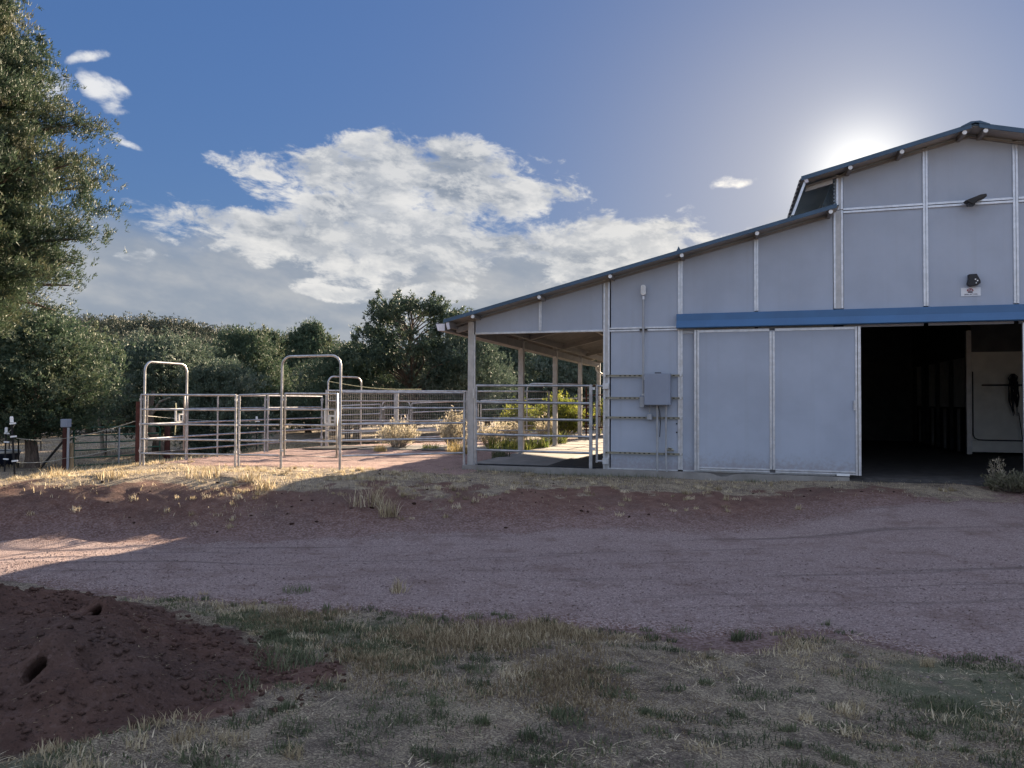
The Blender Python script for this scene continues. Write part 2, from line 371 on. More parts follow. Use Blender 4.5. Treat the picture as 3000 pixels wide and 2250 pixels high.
# ------------------------------------------------------------------ terrain
_lat = np.random.default_rng(5).random((256, 256))
def vnoise(x, y, f, seed=0):
    x = np.asarray(x)*f + seed*17.3; y = np.asarray(y)*f + seed*9.1
    xi = np.floor(x).astype(int); yi = np.floor(y).astype(int); u = x-xi; v = y-yi
    u = u*u*(3-2*u); v = v*v*(3-2*v)
    g = lambda i, j: _lat[(xi+i) % 256, (yi+j) % 256]
    return (g(0,0)*(1-u)+g(1,0)*u)*(1-v) + (g(0,1)*(1-u)+g(1,1)*u)*v - .5
def fbm(x, y, f, octv=4, seed=0):
    return sum(vnoise(x, y, f*2**i, seed+i)*.5**i for i in range(octv))
def smooth(a, b, x):
    t = np.clip((np.asarray(x, float)-a)/(b-a), 0, 1); return t*t*(3-2*t)
CP = np.array([
 (1.61,-11.96,-.2),(3.7,-11.3,-.2),(-.45,-12.61,-.2),(1.29,-10.9,-.25),(4.04,-10.2,-.28),(-.19,-11.38,-.25),(.91,-9.68,-.35),(2.6,-9.6,-.33),
 (4.28,-9.41,-.33),(-2.03,-9.41,-.4),(-4.16,-9.63,-.42),(.28,-7.59,-.42),(5.17,-6.56,-.36),(2.63,-7.22,-.4),(-3.66,-7.98,-.46),(-5.56,-8.51,-.48),
 (-6.9,-7.43,-.49),(-4.57,-6.3,-.48),(-.6,-4.71,-.45),(2.67,-3.39,-.41),(6.67,-1.74,-.27),(-5.45,-5.22,-.06),(-6.82,-5.85,.0),(-7.73,-6.23,-.01),(-8.86,-6.69,-.05),(-3.52,-4.42,-.07),(-.96,-3.53,-.14),(1.61,-2.22,-.19),
 (4.28,-1.72,-.14),(-7.37,-2.88,-.03),(-9.10,-3.62,-.10),(-10.19,-4.26,-.20),(-4.74,-2.29,-.05),(-1.49,-1.81,-.09),(-7.56,-7.84,-.48),(-5.76,-6.87,-.49),(-2.83,-5.61,-.46),(-12.6,-2.6,-.42),(-12,-5.5,-.34),(-13.6,-1.4,-.56),(-3,-.5,-.10),(0,-.5,-.12),(3,-.5,-.12),(6.4,-.5,-.10),(8.5,-1,-.15),(12,-2,-.25),
 (-5,-1.4,-.04),(-7.7,-1.4,-.07),(-9.9,-1.8,-.08),(-9.6,2,-.06),(-9.5,4.9,-.06),(-5,3,-.05),(-3.2,3,-.05),(-3.2,8,-.06),(-3.2,13,-.08),(-6,12,-.16),(-3,20,-.25),(3,20,-.25),(-8,20,-.35),
 (0,5,-.2),(6,5,-.2),(12,5,-.2),(6,12,-.2),(14,12,-.2),(-14.8,-.73,-.66),(-16.7,2.45,-.76),(-19.2,3.26,-.84),(-18.3,4.3,-.85),(-12.1,.4,-.32),(-17.5,7.1,-.88),
 (-25,10,-.97),(-22,20,-1.0),(-30,30,-1.0),(-14,12,-.6),(-12,18,-.7),(-20,-4,-.6),(-30,0,-.9),(-13,-7,-.55),(-10,-12,-.45),(-4,-16,-.3),(3,-15.5,-.2),(8,-14,-.25),(10,-8,-.33),(14,-8,-.35),
 (-60,60,-1.2),(60,60,-.6),(60,-40,-.4),(-60,-50,-.7),(0,-60,-.3),(0,60,-.8),(-60,0,-1.0),(60,0,-.4),(30,20,-.4),(-30,70,-1.2)], float)
def _tps(P, z, lam=.004):
    d = np.linalg.norm(P[:,None]-P[None], axis=2); K = np.where(d > 0, d*d*np.log(d+1e-12), 0)
    n = len(P); A = np.zeros((n+3, n+3)); A[:n,:n] = K + lam*np.eye(n); A[:n,n] = 1; A[:n,n+1:] = P; A[n,:n] = 1; A[n+1:,:n] = P.T
    return np.linalg.solve(A, np.concatenate([z, [0,0,0]]))
_TP = CP[:,:2]; _TW = _tps(_TP, CP[:,2])
def base_h(x, y):
    x = np.clip(np.asarray(x, float), -62, 62); y = np.clip(np.asarray(y, float), -62, 62)
    sh = x.shape; q = np.stack([x.ravel(), y.ravel()], 1); out = np.zeros(len(q))
    for i in range(0, len(q), 20000):
        b = q[i:i+20000]; d2 = ((b[:,None]-_TP[None])**2).sum(2)
        K = .5*d2*np.log(d2+1e-12); out[i:i+20000] = K @ _TW[:-3] + _TW[-3] + b @ _TW[-2:]
    return out.reshape(sh)
def far_edge(x):  return -5.0 + .42*(x+.52)
def road_in(x, y):
    """positive inside the gravel road, metres from its edge"""
    x = np.asarray(x, float)
    n = fbm(x, y, .45, 3, 3)*.8 + fbm(x, y, 3.0, 5, 9)*.45
    far = np.where(x < 3.0, far_edge(x), far_edge(3.0) + (x-3.0)*.75)
    far = np.minimum(far, -1.25)
    near = np.where(x < 1.5, -9.45 + .0*x, -9.45 + .05*(x-1.5)) + .25*np.sin(x*.7)
    near = np.where(x < -4, near + .12*(x+4), near)
    return np.minimum(far - y, y - near) + n*.55
def yard_in(x, y):
    n = fbm(x, y, 1.1, 4, 8)*.8
    return np.minimum.reduce([x + 10.2, -2.75 - x, y + 1.35 - .1*np.sin(x), 14.0 - y]) + n*.4
def mound_h(x, y):
    g = lambda cx, cy, s, a, r=1.0: a*np.exp(-(((x-cx)**2 + ((y-cy)*r)**2)/(2*s*s)))
    h = g(-2.45, -11.45, .80, .39) + g(-1.30, -11.35, .62, .15) + g(-.85, -11.85, .42, .14) + g(-1.7, -12.35, .55, .16)
    return h
def ground_h(x, y, micro=True):
    h = base_h(x, y)
    if micro:
        near = 1.0/(1+((np.asarray(x)-CAM.x)**2 + (np.asarray(y)-CAM.y)**2)/900)
        bank = smooth(-.6, .3, -road_in(x, y))
        h = h + near*(fbm(x, y, 1.3, 4, 1)*.05*(.35+.65*bank) + fbm(x, y, 6.0, 3, 2)*.022*(.3+.7*bank))
    # dug out under the dirt mound and the building
    h = h - .30*smooth(.05, .11, mound_h(np.asarray(x, float), np.asarray(y, float)))
    ins = smooth(0, .25, np.minimum.reduce([np.asarray(x)+3.0, 15.9-np.asarray(x), np.asarray(y)-.02, 15.2-np.asarray(y)]))
    h = h - .35*ins
    return h
def gz(x, y): return float(ground_h(np.array([x]), np.array([y]))[0])
def axis(dense0, dense1, step, lo, hi, grow=1.18):
    a = list(np.arange(dense0, dense1, step)); s = step; v = a[-1]
    while v < hi: s = min(s*grow, 25); v += s; a.append(v)
    s = step; v = a[0]; b = []
    while v > lo: s = min(s*grow, 25); v -= s; b.append(v)
    return np.array(b[::-1] + a)
def grid_mesh(name, xs, ys, hfun, m, keep=None, zone=None, parent=None):
    X, Y = np.meshgrid(xs, ys); Z = hfun(X, Y); n = len(xs)
    i = np.arange(len(ys)-1)[:,None]*n + np.arange(n-1)[None]
    F = np.stack([i, i+1, i+n+1, i+n], -1).reshape(-1, 4)
    if keep is not None:
        k = keep(X, Y).ravel(); F = F[k[F].any(1)]
    co = np.stack([X, Y, Z], -1).reshape(-1, 3)
    zn = zone(X, Y).reshape(-1, 4) if zone else None
    used = np.unique(F); remap = np.full(len(co), -1); remap[used] = np.arange(len(used)); co = co[used]; F = remap[F]
    if zn is not None: zn = zn[used]
    return npmesh(name, co, F, m, parent, None, True, zn)
def bare(x, y):
    """dug-over red dirt on and around the mound"""
    x = np.asarray(x, float); y = np.asarray(y, float); n = fbm(x, y, 1.5, 4, 14)
    d = np.sqrt(((x+1.15)/1.30)**2 + ((y+11.5)/1.0)**2)
    return np.clip(np.maximum(smooth(.03, .12, mound_h(x, y) + n*.08), smooth(1.12, .72, d + n*.7)), 0, 1)
def grassiness(x, y):
    """dry grass cover 0..1"""
    r = road_in(x, y)
    front = smooth(-.05, .45, -r + .7*fbm(x, y, 1.3, 3, 16))*smooth(-7.6, -8.6, y - .15*(x-1))            # lawn in front
    ye = far_edge(np.minimum(x, 3.5))
    strip = smooth(1.5, 2.9, y - ye - 1.2*fbm(x, y, .6, 3, 6) - 1.1*fbm(x, y, 3.0, 4, 26))*smooth(.2, -.35, y - np.where(x < -3, -1.0, 0))*smooth(8.0, 5.0, x)
    past = smooth(-10.5, -12, x)*smooth(-2.5, -1.0, y) + smooth(14, 16, y)
    return np.clip(front*(1 - .92*bare(x, y)) + strip + past*.8, 0, 1)
def greenness(x, y):
    r = road_in(x, y)
    front = smooth(.0, .5, -r)*smooth(-7.8, -8.8, y - .15*(x-1))
    wall = smooth(.5, .1, np.abs(y+.35))*smooth(-3.4, -2.6, x)*smooth(3.0, 0, x)*.8
    return np.clip(front*smooth(-.1, .25, fbm(x, y, .55, 3, 12)+.08)*(1-bare(x, y)) + wall, 0, 1)
def zones(X, Y):
    o = np.zeros(X.shape + (4,)); o[...,0] = grassiness(X, Y); o[...,1] = greenness(X, Y); o[...,2] = smooth(-1.9, .6, road_in(X, Y))*.85; o[...,3] = 1; return o
g = grid_mesh('ground', axis(-13, 9, .07, -420, 420), axis(-13.4, 1.2, .06, -420, 420), ground_h, 'ground', None, zones)
tag(g, kind='structure')
def road_z(X, Y):
    r = road_in(X, Y); return ground_h(X, Y) + .016*smooth(-.15, .35, r) - .06*smooth(0.1, -.35, r) - .004*np.abs(fbm(X, Y, 3, 3, 4))
rd = grid_mesh('road', axis(-12, 9, .08, -60, 60, 1.2), np.arange(-14.0, 1.0, .08), road_z, 'road', lambda X, Y: road_in(X, Y) > -.4, lambda X, Y: np.stack([X*0, X*0, smooth(-.7, .75, road_in(X, Y)), X*0+1], -1))
tag(rd, kind='structure')
def yard_z(X, Y):
    r = yard_in(X, Y); return ground_h(X, Y) + .02*smooth(-.15, .3, r) - .07*smooth(.1, -.35, r)
yd = grid_mesh('gravel_yard', np.arange(-11.2, -2.4, .09), np.arange(-2.4, 15.0, .09), yard_z, 'yard', lambda X, Y: yard_in(X, Y) > -.4)
tag(yd, kind='structure')

# the dug dirt mound with two burrow mouths
HOLES = ((-.84, -12.12, .048, .062), (-1.34, -11.29, .050, .058))
def hole_d(X, Y): return np.minimum.reduce([((X-a)/c)**2 + ((Y-b)/d)**2 for a, b, c, d in HOLES])
def mound_z(X, Y):
    m = mound_h(X, Y)
    h = base_h(X, Y) - .055 + m*1.05 + fbm(X, Y, 2.2, 5, 21)*.13*smooth(.02, .15, m) + fbm(X, Y, 7, 5, 23)*.042
    for cx, cy, rx, ry in HOLES:              # earth heaped behind each mouth and scraped out before it
        h = h + .10*np.exp(-((X-cx+.04)**2 + (Y-cy-.14)**2)/.018) - .06*np.exp(-((X-cx-.02)**2 + (Y-cy+.08)**2)/.010)
    for cx, cy, s, d in ((-.70, -11.92, .05, .07), (-2.2, -11.9, .12, .07)):
        q = ((X-cx)**2 + ((Y-cy)*.8)**2)/(s*s); h = h - d*np.exp(-q)
    return h
md = grid_mesh('dirt_mound', np.arange(-4.6, 1.0, .018), np.arange(-13.6, -9.8, .018), mound_z, 'dug', lambda X, Y: (mound_h(X, Y) > .028) & (hole_d(X, Y) > 1.8), lambda X, Y: np.stack([grassiness(X, Y)*.8, X*0, X*0, X*0+1], -1))
for cx, cy, rx, ry in HOLES:                  # the burrows themselves run back and down under the heap
    mb = MB(); n = 22; ring = []
    for k in range(8):
        for j in range(n):
            a = 2*pi*j/n; q = (1.55, 1.2, .95)[k] if k < 3 else .95 - .05*(k-2)
            X_, Y_ = cx + rx*q*cos(a), cy + ry*q*sin(a); z_ = float(mound_z(np.array([X_]), np.array([Y_]))[0]) + (.002, .003, -.014, 0, 0, 0, 0, 0)[k]
            zc = float(mound_z(np.array([cx]), np.array([cy]))[0])
            kk = max(0, k-2); ring.append((X_ - .035*kk, Y_ + .06*kk, z_ if k < 3 else zc + (z_-zc)*.5 - .05*kk))
    mb.add(ring, [(i*n+j, i*n+(j+1)%n, (i+1)*n+(j+1)%n, (i+1)*n+j) for i in range(7) for j in range(n)] + [[7*n+j for j in range(n)]], True)
    mb.build('burrow', 'dug', md)
tag(md, 'low dark red dirt mound with burrow holes beside the gravel road', 'dirt mound')

# far hill with a ridge
def hill_h(A, Rr):
    ridge = np.interp(A, [-75,-62,-52,-46,-40,-36,-30,-26,-20,-10,5,25], [14,18,20.5,20.7,19.5,18,16,14.5,13,11,9,7])
    return -1.5 + (ridge-2.5)*smooth(95, 195, Rr)*(1-.25*smooth(200, 280, Rr))
As = np.radians(np.arange(-80, 30, .8)); Rs = np.arange(85, 290, 4.0)
A2, R2 = np.meshgrid(As, Rs); HX = CAM.x + R2*np.sin(A2); HY = CAM.y + R2*np.cos(A2)
HZ = hill_h(np.degrees(A2), R2) + fbm(HX, HY, .03, 3, 2)*3
n = len(As); ii = np.arange(len(Rs)-1)[:,None]*n + np.arange(n-1)[None]
hl = npmesh('hill', np.stack([HX, HY, HZ], -1).reshape(-1,3), np.stack([ii, ii+1, ii+n+1, ii+n], -1).reshape(-1,4), 'hillside', None, None, True,
            np.tile([.6,.5,0,1], (HX.size,1)))
tag(hl, kind='structure')

# ------------------------------------------------------------------ the barn
barn = thing('barn', 'large blue grey metal barn with open carport bay and sliding door', 'barn', (0,0,0))
def part(mb, name, m, parent=None, label=None, bevel=0):
    o = mb.build(name, m, parent or barn, bevel)
    if label: o['label'] = label
    return o
D_ = 15.0; OV = .43; XC = 6.41                      # depth, gable overhang, ridge line
zt = lambda x: 3.04 + .248*(x+3.42)                 # top of the low roof, left side
zu = lambda x: 5.47 + .25*(min(x, 2*XC-x)-3.59)     # top of the high roof
mir = lambda x: 2*XC - x
# wall panels of the gable wall, each its own sheet
def wpanel(x0, x1, z0, z1, y=0.0):
    """z0, z1: number or function of x"""
    f = lambda z, x: z(x) if callable(z) else z
    part(MB().prism([(x0, f(z0,x0)), (x1, f(z0,x1)), (x1, f(z1,x1)), (x0, f(z1,x0))], 'y', y, y+.035), 'wall_panel', 'panel')
ztp = lambda x: zt(x) - .025
zup = lambda x: zu(x) - .025
wpanel(-2.87, -1.475, 2.80, ztp); wpanel(-1.415, -.14, 2.80, ztp)
wpanel(.03, 1.36, 2.82, ztp); wpanel(.03, 1.36, .03, 2.80)
wpanel(1.44, 2.79, 2.75, ztp); wpanel(2.85, 4.18, 2.75, ztp); wpanel(1.44, 4.25, .03, 2.74)
for a, b in ((4.36, 5.68), (5.76, 7.09), (7.17, 8.47)):
    if b > XC and a < XC:
        part(MB().prism([(a, 4.93), (b, 4.93), (b, zup(b)), (XC, zup(XC)), (a, zup(a))], 'y', 0, .035), 'wall_panel', 'panel')
    else: wpanel(a, b, 4.93, zup)
    wpanel(a, b, 2.75, 4.90)
ztm = lambda x: zt(mir(x)) - .025
for a, b in ((mir(4.18), mir(2.85)), (mir(2.79), mir(1.44)), (mir(1.36), mir(.03))): wpanel(a, b, .03 if b > 12 else 2.75, ztm)
# galvanised posts: two bright flanges with a groove, wider ones with a dull web
def post(x, w, z0, z1, fl=.036):
    m = MB()
    for s in (-1, 1): m.box(x+s*(w/2)-(fl if s > 0 else 0), x+s*(w/2)+(fl if s < 0 else 0), -.022, .0, z0, z1)
    o = part(m, 'post', 'galv', None, None, .004)
    part(MB().box(x-w/2+fl, x+w/2-fl, -.006 if w < .1 else -.014, .03, z0, z1), 'post_web', 'web' if w > .1 else 'galv', o)
post(-.06, .13, 0.0, zt(-.06)-.05); post(1.40, .092, .03, zt(1.40)-.05); post(2.82, .078, 3.10, zt(2.82)-.05)
post(4.27, .165, 3.10, zt(4.2)-.0); post(5.72, .082, 3.10, zu(5.72)-.05); post(7.13, .082, 3.10, zu(7.13)-.05)
post(4.295, .115, zt(4.2)+.01, zu(4.3)-.06); post(-1.445, .062, 2.82, zt(-1.445)-.05, .026)
post(mir(4.27), .165, 2.75, zt(4.2)); post(mir(2.82), .08, 2.75, zt(2.82)-.05); post(mir(1.40), .09, .03, zt(1.4)-.05); post(mir(-.06), .13, 0, zt(-.06)-.05)
# horizontal rails
def rail(x0, x1, z0, z1, yy=-.024):
    o = part(MB().box(x0, x1, yy, 0, z0, (z0+z1)/2-.006).box(x0, x1, yy, 0, (z0+z1)/2+.006, z1), 'wall_rail', 'galv', None, None, .003)
rail(.006, 1.352, 2.765, 2.85); rail(1.448, 1.66, 2.70, 2.75); rail(4.356, 5.678, 4.868, 4.962); rail(5.762, 7.088, 4.868, 4.962); rail(7.172, 8.46, 4.868, 4.962)
part(MB().box(-2.87, -.13, -.02, .04, 2.775, 2.815), 'header', 'galv', None, None, .003)
part(MB().box(.006, 1.352, -.016, 0, .004, .03).box(1.448, 4.2, -.016, 0, .004, .03), 'base_trim', 'galv')
# carport corner post with its inner edge, tail rafter, and the row behind it
YS = [0.0, 3.78, 7.52, 11.26, 14.9]
for i, y in enumerate(YS):
    part(MB().box(-3.035, -2.90, y-.02, y+.115, 0.0, zt(-2.97)-.10), 'column', 'web', None, None, .006)
    part(MB().box(-2.897, -2.872, y-.012, y+.03, 0.0, 2.775), 'column_edge', 'galv') if i == 0 else None
    # rafter: a deep box beam that follows the roof slope
    yb = y + .05
    part(MB().prism([(-3.33, zt(-3.33)-.24), (-.0, zt(0)-.30), (4.2, zt(4.2)-.30), (4.2, zt(4.2)-.13), (-3.33, zt(-3.33)-.13)], 'y', yb, yb+.09), 'rafter', 'steel')
# eave beam and low purlins running into the depth
def purlin(x, z, up=False, y0=-OV+.02, m='steel', w=.06, h=.085):
    o = part(MB().box(x-w/2, x+w/2, y0, D_+.3, z-h, z), 'purlin', m)
    if up is False: part(MB().box(x-.045, x+.045, .06, D_, z-.20, z-h-.001), 'purlin_web', 'steel', o)
    part(MB().disc((x-.0, y0-.018, z-.055), .036, (0,1,0), .022), 'end_cap', 'cap', o)
for x in (-2.78, -1.36, .083, 1.46, 2.83, 4.10): purlin(x, zt(x)-.035)
for x in (4.43, 5.27, 6.25, 6.57, mir(5.27), mir(4.43)): purlin(x, zu(x)-.035, True)
part(MB().box(-3.05, -2.92, .12, D_, 2.74, 2.92), 'eave_beam', 'steel')
part(MB().box(-3.36, -3.30, -OV+.02, D_+.3, zt(-3.33)-.17, zt(-3.33)-.035), 'eave_purlin', 'steel')
part(MB().prism([(-3.375,2.985),(-3.31,3.0),(-3.285,2.86),(-3.34,2.85)], 'y', -OV-.01, -OV+.012), 'fascia_end', 'lav')
# gutter: a trough with a closed end
gt = part(MB().prism([(-3.60,2.975),(-3.40,2.975),(-3.40,2.825),(-3.55,2.83)], 'y', -OV-.02, -OV+.0), 'gutter', 'lav')
part(MB().prism([(-3.60,2.975),(-3.59,2.975),(-3.545,2.84),(-3.41,2.84),(-3.41,2.975),(-3.40,2.975),(-3.40,2.825),(-3.55,2.825)], 'y', -OV, D_+.35), 'trough', 'steel', gt)
# ribbed roof sheets: the ribs run down the slope
def ribbed(x0, z0, x1, z1, y0, y1, name, m, pitch=.23, hgt=.022, t=.012):
    ys = []; y = y0
    prof = ((0, 0), (.35, 0), (.45, 1), (.75, 1), (.85, 0))
    while y < y1:
        for a, b in prof: ys.append((min(y + a*pitch, y1), b*hgt))
        y += pitch
    mb = MB(); k = len(ys)
    vs = [(x0, yy, z0+h) for yy, h in ys] + [(x1, yy, z1+h) for yy, h in ys] + [(x0, yy, z0+h-t) for yy, h in ys] + [(x1, yy, z1+h-t) for yy, h in ys]
    fs = []
    for i in range(k-1):
        fs += [(i, i+1, k+i+1, k+i), (2*k+i+1, 2*k+i, 3*k+i, 3*k+i+1), (i, 2*k+i, 2*k+i+1, i+1), (k+i+1, 3*k+i+1, 3*k+i, k+i)]
    fs += [(0, k, 3*k, 2*k), (k-1, 3*k-1, 4*k-1, 2*k-1)]
    return part(mb.add(vs, fs), name, m)
def sheet_pair(x0, x1, zf, mirror=False):
    a, b = (mir(x0), mir(x1)) if mirror else (x0, x1)
    ribbed(a, zf(x0)-.004, b, zf(x1)-.004, -OV+.0, D_+OV, 'roof', 'roof')
    # pale underside lining just below the sheet
    part(MB().prism([(a, zf(x0)-.022), (b, zf(x1)-.022), (b, zf(x1)-.030), (a, zf(x0)-.030)], 'y', -OV+.03, D_+OV-.03), 'roof_lining', 'under')
sheet_pair(-3.42, 4.24, zt); sheet_pair(3.59, XC, zu); sheet_pair(3.59, XC, zu, True); sheet_pair(-3.42 + 3.2, 4.24, zt, True)
# underside corrugation ribs seen from the carport
rb = MB(); y = .3
while y < D_:
    rb.prism([(-3.3, zt(-3.3)-.031), (-.05, zt(-.05)-.031), (-.05, zt(-.05)-.06), (-3.3, zt(-3.3)-.06)], 'y', y, y+.06); y += .23
part(rb, 'lining_rib', 'steel')
# rake trims on the gable edge
def rake(x0, x1, zf, m, mirror=False, dz=.085):
    p = [(x0, zf(x0)+.024), (x1, zf(x1)+.024), (x1, zf(x1)-dz+.02), (x0, zf(x0)-dz+.02)]
    if mirror: p = [(mir(a), b) for a, b in p]
    part(MB().prism(p, 'y', -OV-.022, -OV-.003), 'rake_trim', m)
rake(-3.43, 4.20, zt, 'trim', False, .07); rake(3.60, XC-.06, zu, 'trim', False, .075); rake(3.60, XC-.06, zu, 'trim', True, .075); rake(-.2, 4.2, zt, 'trim', True)
# second, dull line under the trim: the edge of the soffit angle
for (x0, x1, zf, mi) in ((-3.3, 4.1, zt, False), (3.7, XC, zu, False), (3.7, XC, zu, True)):
    p = [(x0, zf(x0)-.07), (x1, zf(x1)-.07), (x1, zf(x1)-.105), (x0, zf(x0)-.105)]
    if mi: p = [(mir(a), b) for a, b in p]
    part(MB().prism(p, 'y', -.05, -.005), 'soffit_angle', 'steel')
part(MB().prism([(XC-.22, zu(XC-.22)+.03), (XC-.07, zu(XC)+.045), (XC+.07, zu(XC)+.045), (XC+.22, zu(XC-.22)+.03), (XC+.22, zu(XC-.22)+.015), (XC, zu(XC)+.02), (XC-.22, zu(XC-.22)+.015)], 'y', -OV-.03, D_+OV+.03), 'ridge_cap', 'trim')
part(MB().prism([(1.36,zt(1.36)+.02),(1.44,zt(1.44)+.02),(1.40,zt(1.4)+.10)], 'y', -OV-.01, -OV+.05), 'roof_flashing', 'trim')
part(MB().prism([(-2.87,zt(-2.87)+.02),(-2.77,zt(-2.77)+.02),(-2.82,zt(-2.8)+.055)], 'y', -OV-.01, -OV+.05), 'roof_flashing', 'trim')
# clerestory: slanting corrugated flap between the two roofs, with its frame
def flap(mi):
    X = (lambda x: mir(x)) if mi else (lambda x: x)
    p0 = Vector((3.60, 0, 5.455)); p1 = Vector((3.385, 0, 4.77)); k = 46
    d = (p1-p0); nn = Vector((-d.z, 0, d.x)).normalized()
    if nn.x > 0: nn = -nn
    pr = [p0 + d*(i/k) + nn*(.028*(1 if (i % 5) in (2, 3) else (0.5 if (i % 5) in (1, 4) else 0))) for i in range(k+1)]
    poly = [(X(p.x), p.z) for p in pr] + [(X(p.x+.008), p.z) for p in pr[::-1]]
    o = part(MB().prism(poly, 'y', -OV+.0, .8), 'vent_flap', 'steel')
    mb = MB().prism([(X(3.645),5.40),(X(3.69),5.40),(X(3.475),4.80),(X(3.43),4.80)], 'y', -OV+.02, -OV+.05)
    part(mb, 'flap_edge', 'galv', o)
    part(MB().prism([(X(3.64),5.46),(X(3.70),5.475),(X(3.73),5.39),(X(3.67),5.37)], 'y', -OV-.01, -OV+.06), 'end_block', 'lav', o)
    part(MB().prism([(X(3.72),5.40),(X(4.18),5.515),(X(4.18),5.44),(X(3.70),5.32)], 'y', -.02, .05), 'top_rail', 'web', o)
    for y in (1.2, 2.8): part(MB().tube([(X(4.1),y,5.35),(X(3.9),y,4.93)], .02, 6), 'brace', 'galv', o)
    part(MB().box(min(X(4.22),X(4.25)), max(X(4.22),X(4.25)), .04, D_, zt(4.2)-.02, 5.6), 'clerestory_wall', 'under2', o)
    cr = MB()
    for j in range(9): cr.box(min(X(4.20),X(4.219)), max(X(4.20),X(4.219)), .04, D_, 4.98+j*.065, 5.01+j*.065)
    part(cr, 'wall_rib', 'under2', o)
flap(False); flap(True)
# side and back walls, ceilings stay under the roof
part(MB().box(-.04, 0.0, .05, D_, .0, zt(0)-.05), 'side_wall', 'panel')
part(MB().box(mir(0.0), mir(-.04), .05, D_, .0, zt(0)-.05), 'side_wall', 'panel')
bw = MB().prism([(0,0),(4.3,0),(4.3,zt(4.2)-.05),(0,zt(0)-.05)], 'y', D_, D_+.04).prism([(8.5,0),(mir(0),0),(mir(0),zt(0)-.05),(8.5,zt(4.2)-.05)], 'y', D_, D_+.04)
bw.prism([(4.3,2.8),(8.5,2.8),(8.5,zu(4.3)-.05),(XC,zu(XC)-.05),(4.3,zu(4.3)-.05)], 'y', D_, D_+.04)
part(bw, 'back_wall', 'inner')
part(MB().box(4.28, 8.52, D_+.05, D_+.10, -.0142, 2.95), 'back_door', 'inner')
# blue cover over the sliding door track: upper face upright, lower face flared
part(MB().prism([(0,3.085),(-.15,3.07),(-.155,2.935),(-.235,2.80),(-.22,2.785),(-.02,2.79)], 'x', 1.335, 11.45), 'track_cover', 'blue', None, None, .004)
# the sliding door, open to the left, and the edge of its right leaf
def leaf(x0, x1, latch_right):
    y0, y1 = -.105, -.055
    o = part(MB().box(x0+.06, x1-.06, -.09, -.065, .10, 2.72), 'sliding_door', 'panel')
    fr = MB()
    for a in ((x0, x0+.045), (x0+.055, x0+.095), (x1-.095, x1-.06), (x1-.05, x1)): fr.box(a[0], a[1], y0, y1, .03, 2.76)
    xm = (x0+x1)/2 - .05
    fr.box(xm-.048, xm-.006, y0, y1, .09, 2.70); fr.box(xm+.006, xm+.048, y0, y1, .09, 2.70)
    for a, b in ((x0+.096, xm-.049), (xm+.049, x1-.096)):
        fr.box(a, b, y0+.004, y1, .035, .066).box(a, b, y0+.004, y1, .074, .105).box(a, b, y0+.004, y1, 2.70, 2.755)
    part(fr, 'door_frame', 'galv', o, None, .004)
    lx = x1-.13 if latch_right else x0+.05
    part(MB().box(lx, lx+.05, y0-.025, y0, 1.22, 1.40).box(lx+.012, lx+.038, y0-.05, y0-.025, 1.25, 1.37), 'latch', 'galv', o, None, .004)
    part(MB().box(x1-.42, x1-.20, y0-.03, y0, .018, .05), 'floor_guide', 'white', o) if latch_right else None
leaf(1.67, 4.63, True); leaf(7.19, 8.62, False)
# inside: dark aisle
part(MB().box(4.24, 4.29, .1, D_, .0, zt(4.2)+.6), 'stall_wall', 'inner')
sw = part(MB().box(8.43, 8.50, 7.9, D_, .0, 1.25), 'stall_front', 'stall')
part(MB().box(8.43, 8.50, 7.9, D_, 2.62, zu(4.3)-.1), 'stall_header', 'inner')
for y in (7.95, 9.62, 11.2, 12.6, 13.1, 14.4): part(MB().box(8.34, 8.44, y-.05, y+.05, 0, 2.6), 'stall_post', 'stall', sw)
gb = MB()
for k in range(58):
    y = 8.05 + k*.115; gb.tube([(8.465, y, 1.25), (8.465, y, 2.62)], .012, 6, False)
part(gb, 'stall_grille', 'web', sw)
for y in (8.9, 10.4, 11.9, 13.7): part(MB().box(8.36, 8.43, y-.03, y+.03, 0, 1.2), 'stall_post', 'steel', sw)
# wash bay: pale board wall, upright, skirting, conduit and black rail
bd = part(MB().box(8.42, 12.8, 7.78, 7.82, .36, 2.73), 'bay_wall', 'board')
part(MB().box(8.42, 12.8, 7.765, 7.778, .06, .355), 'skirting_board', 'board', bd)
part(MB().box(8.30, 8.42, 7.70, 7.84, 0, 3.3), 'corner_post', 'web', bd)
part(MB().tube([(8.455, 7.74, 2.2), (8.455, 7.74, .52), (8.49, 7.74, .43), (8.58, 7.74, .385), (8.75, 7.74, .38), (12.7, 7.74, .38)], .016, 8), 'conduit', 'dark', bd)
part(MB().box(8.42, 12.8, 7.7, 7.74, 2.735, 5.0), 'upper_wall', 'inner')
part(MB().box(8.5, 12.7, .2, 7.7, 3.6, 3.63), 'bay_ceiling', 'board')
tr = thing('tie_rail', 'black horizontal tie rail fixed across the pale board in the barn', 'rail', (8.66, 7.70, 1.84))
MB().tube([(0,0,0), (3.4,0,0)], .022, 8).build('bar', 'dark', tr)
MB().tube([(.2,0,0), (.2,.08,0)], .018, 8).tube([(1.6,0,0), (1.6,.08,0)], .018, 8).build('bracket', 'dark', tr)
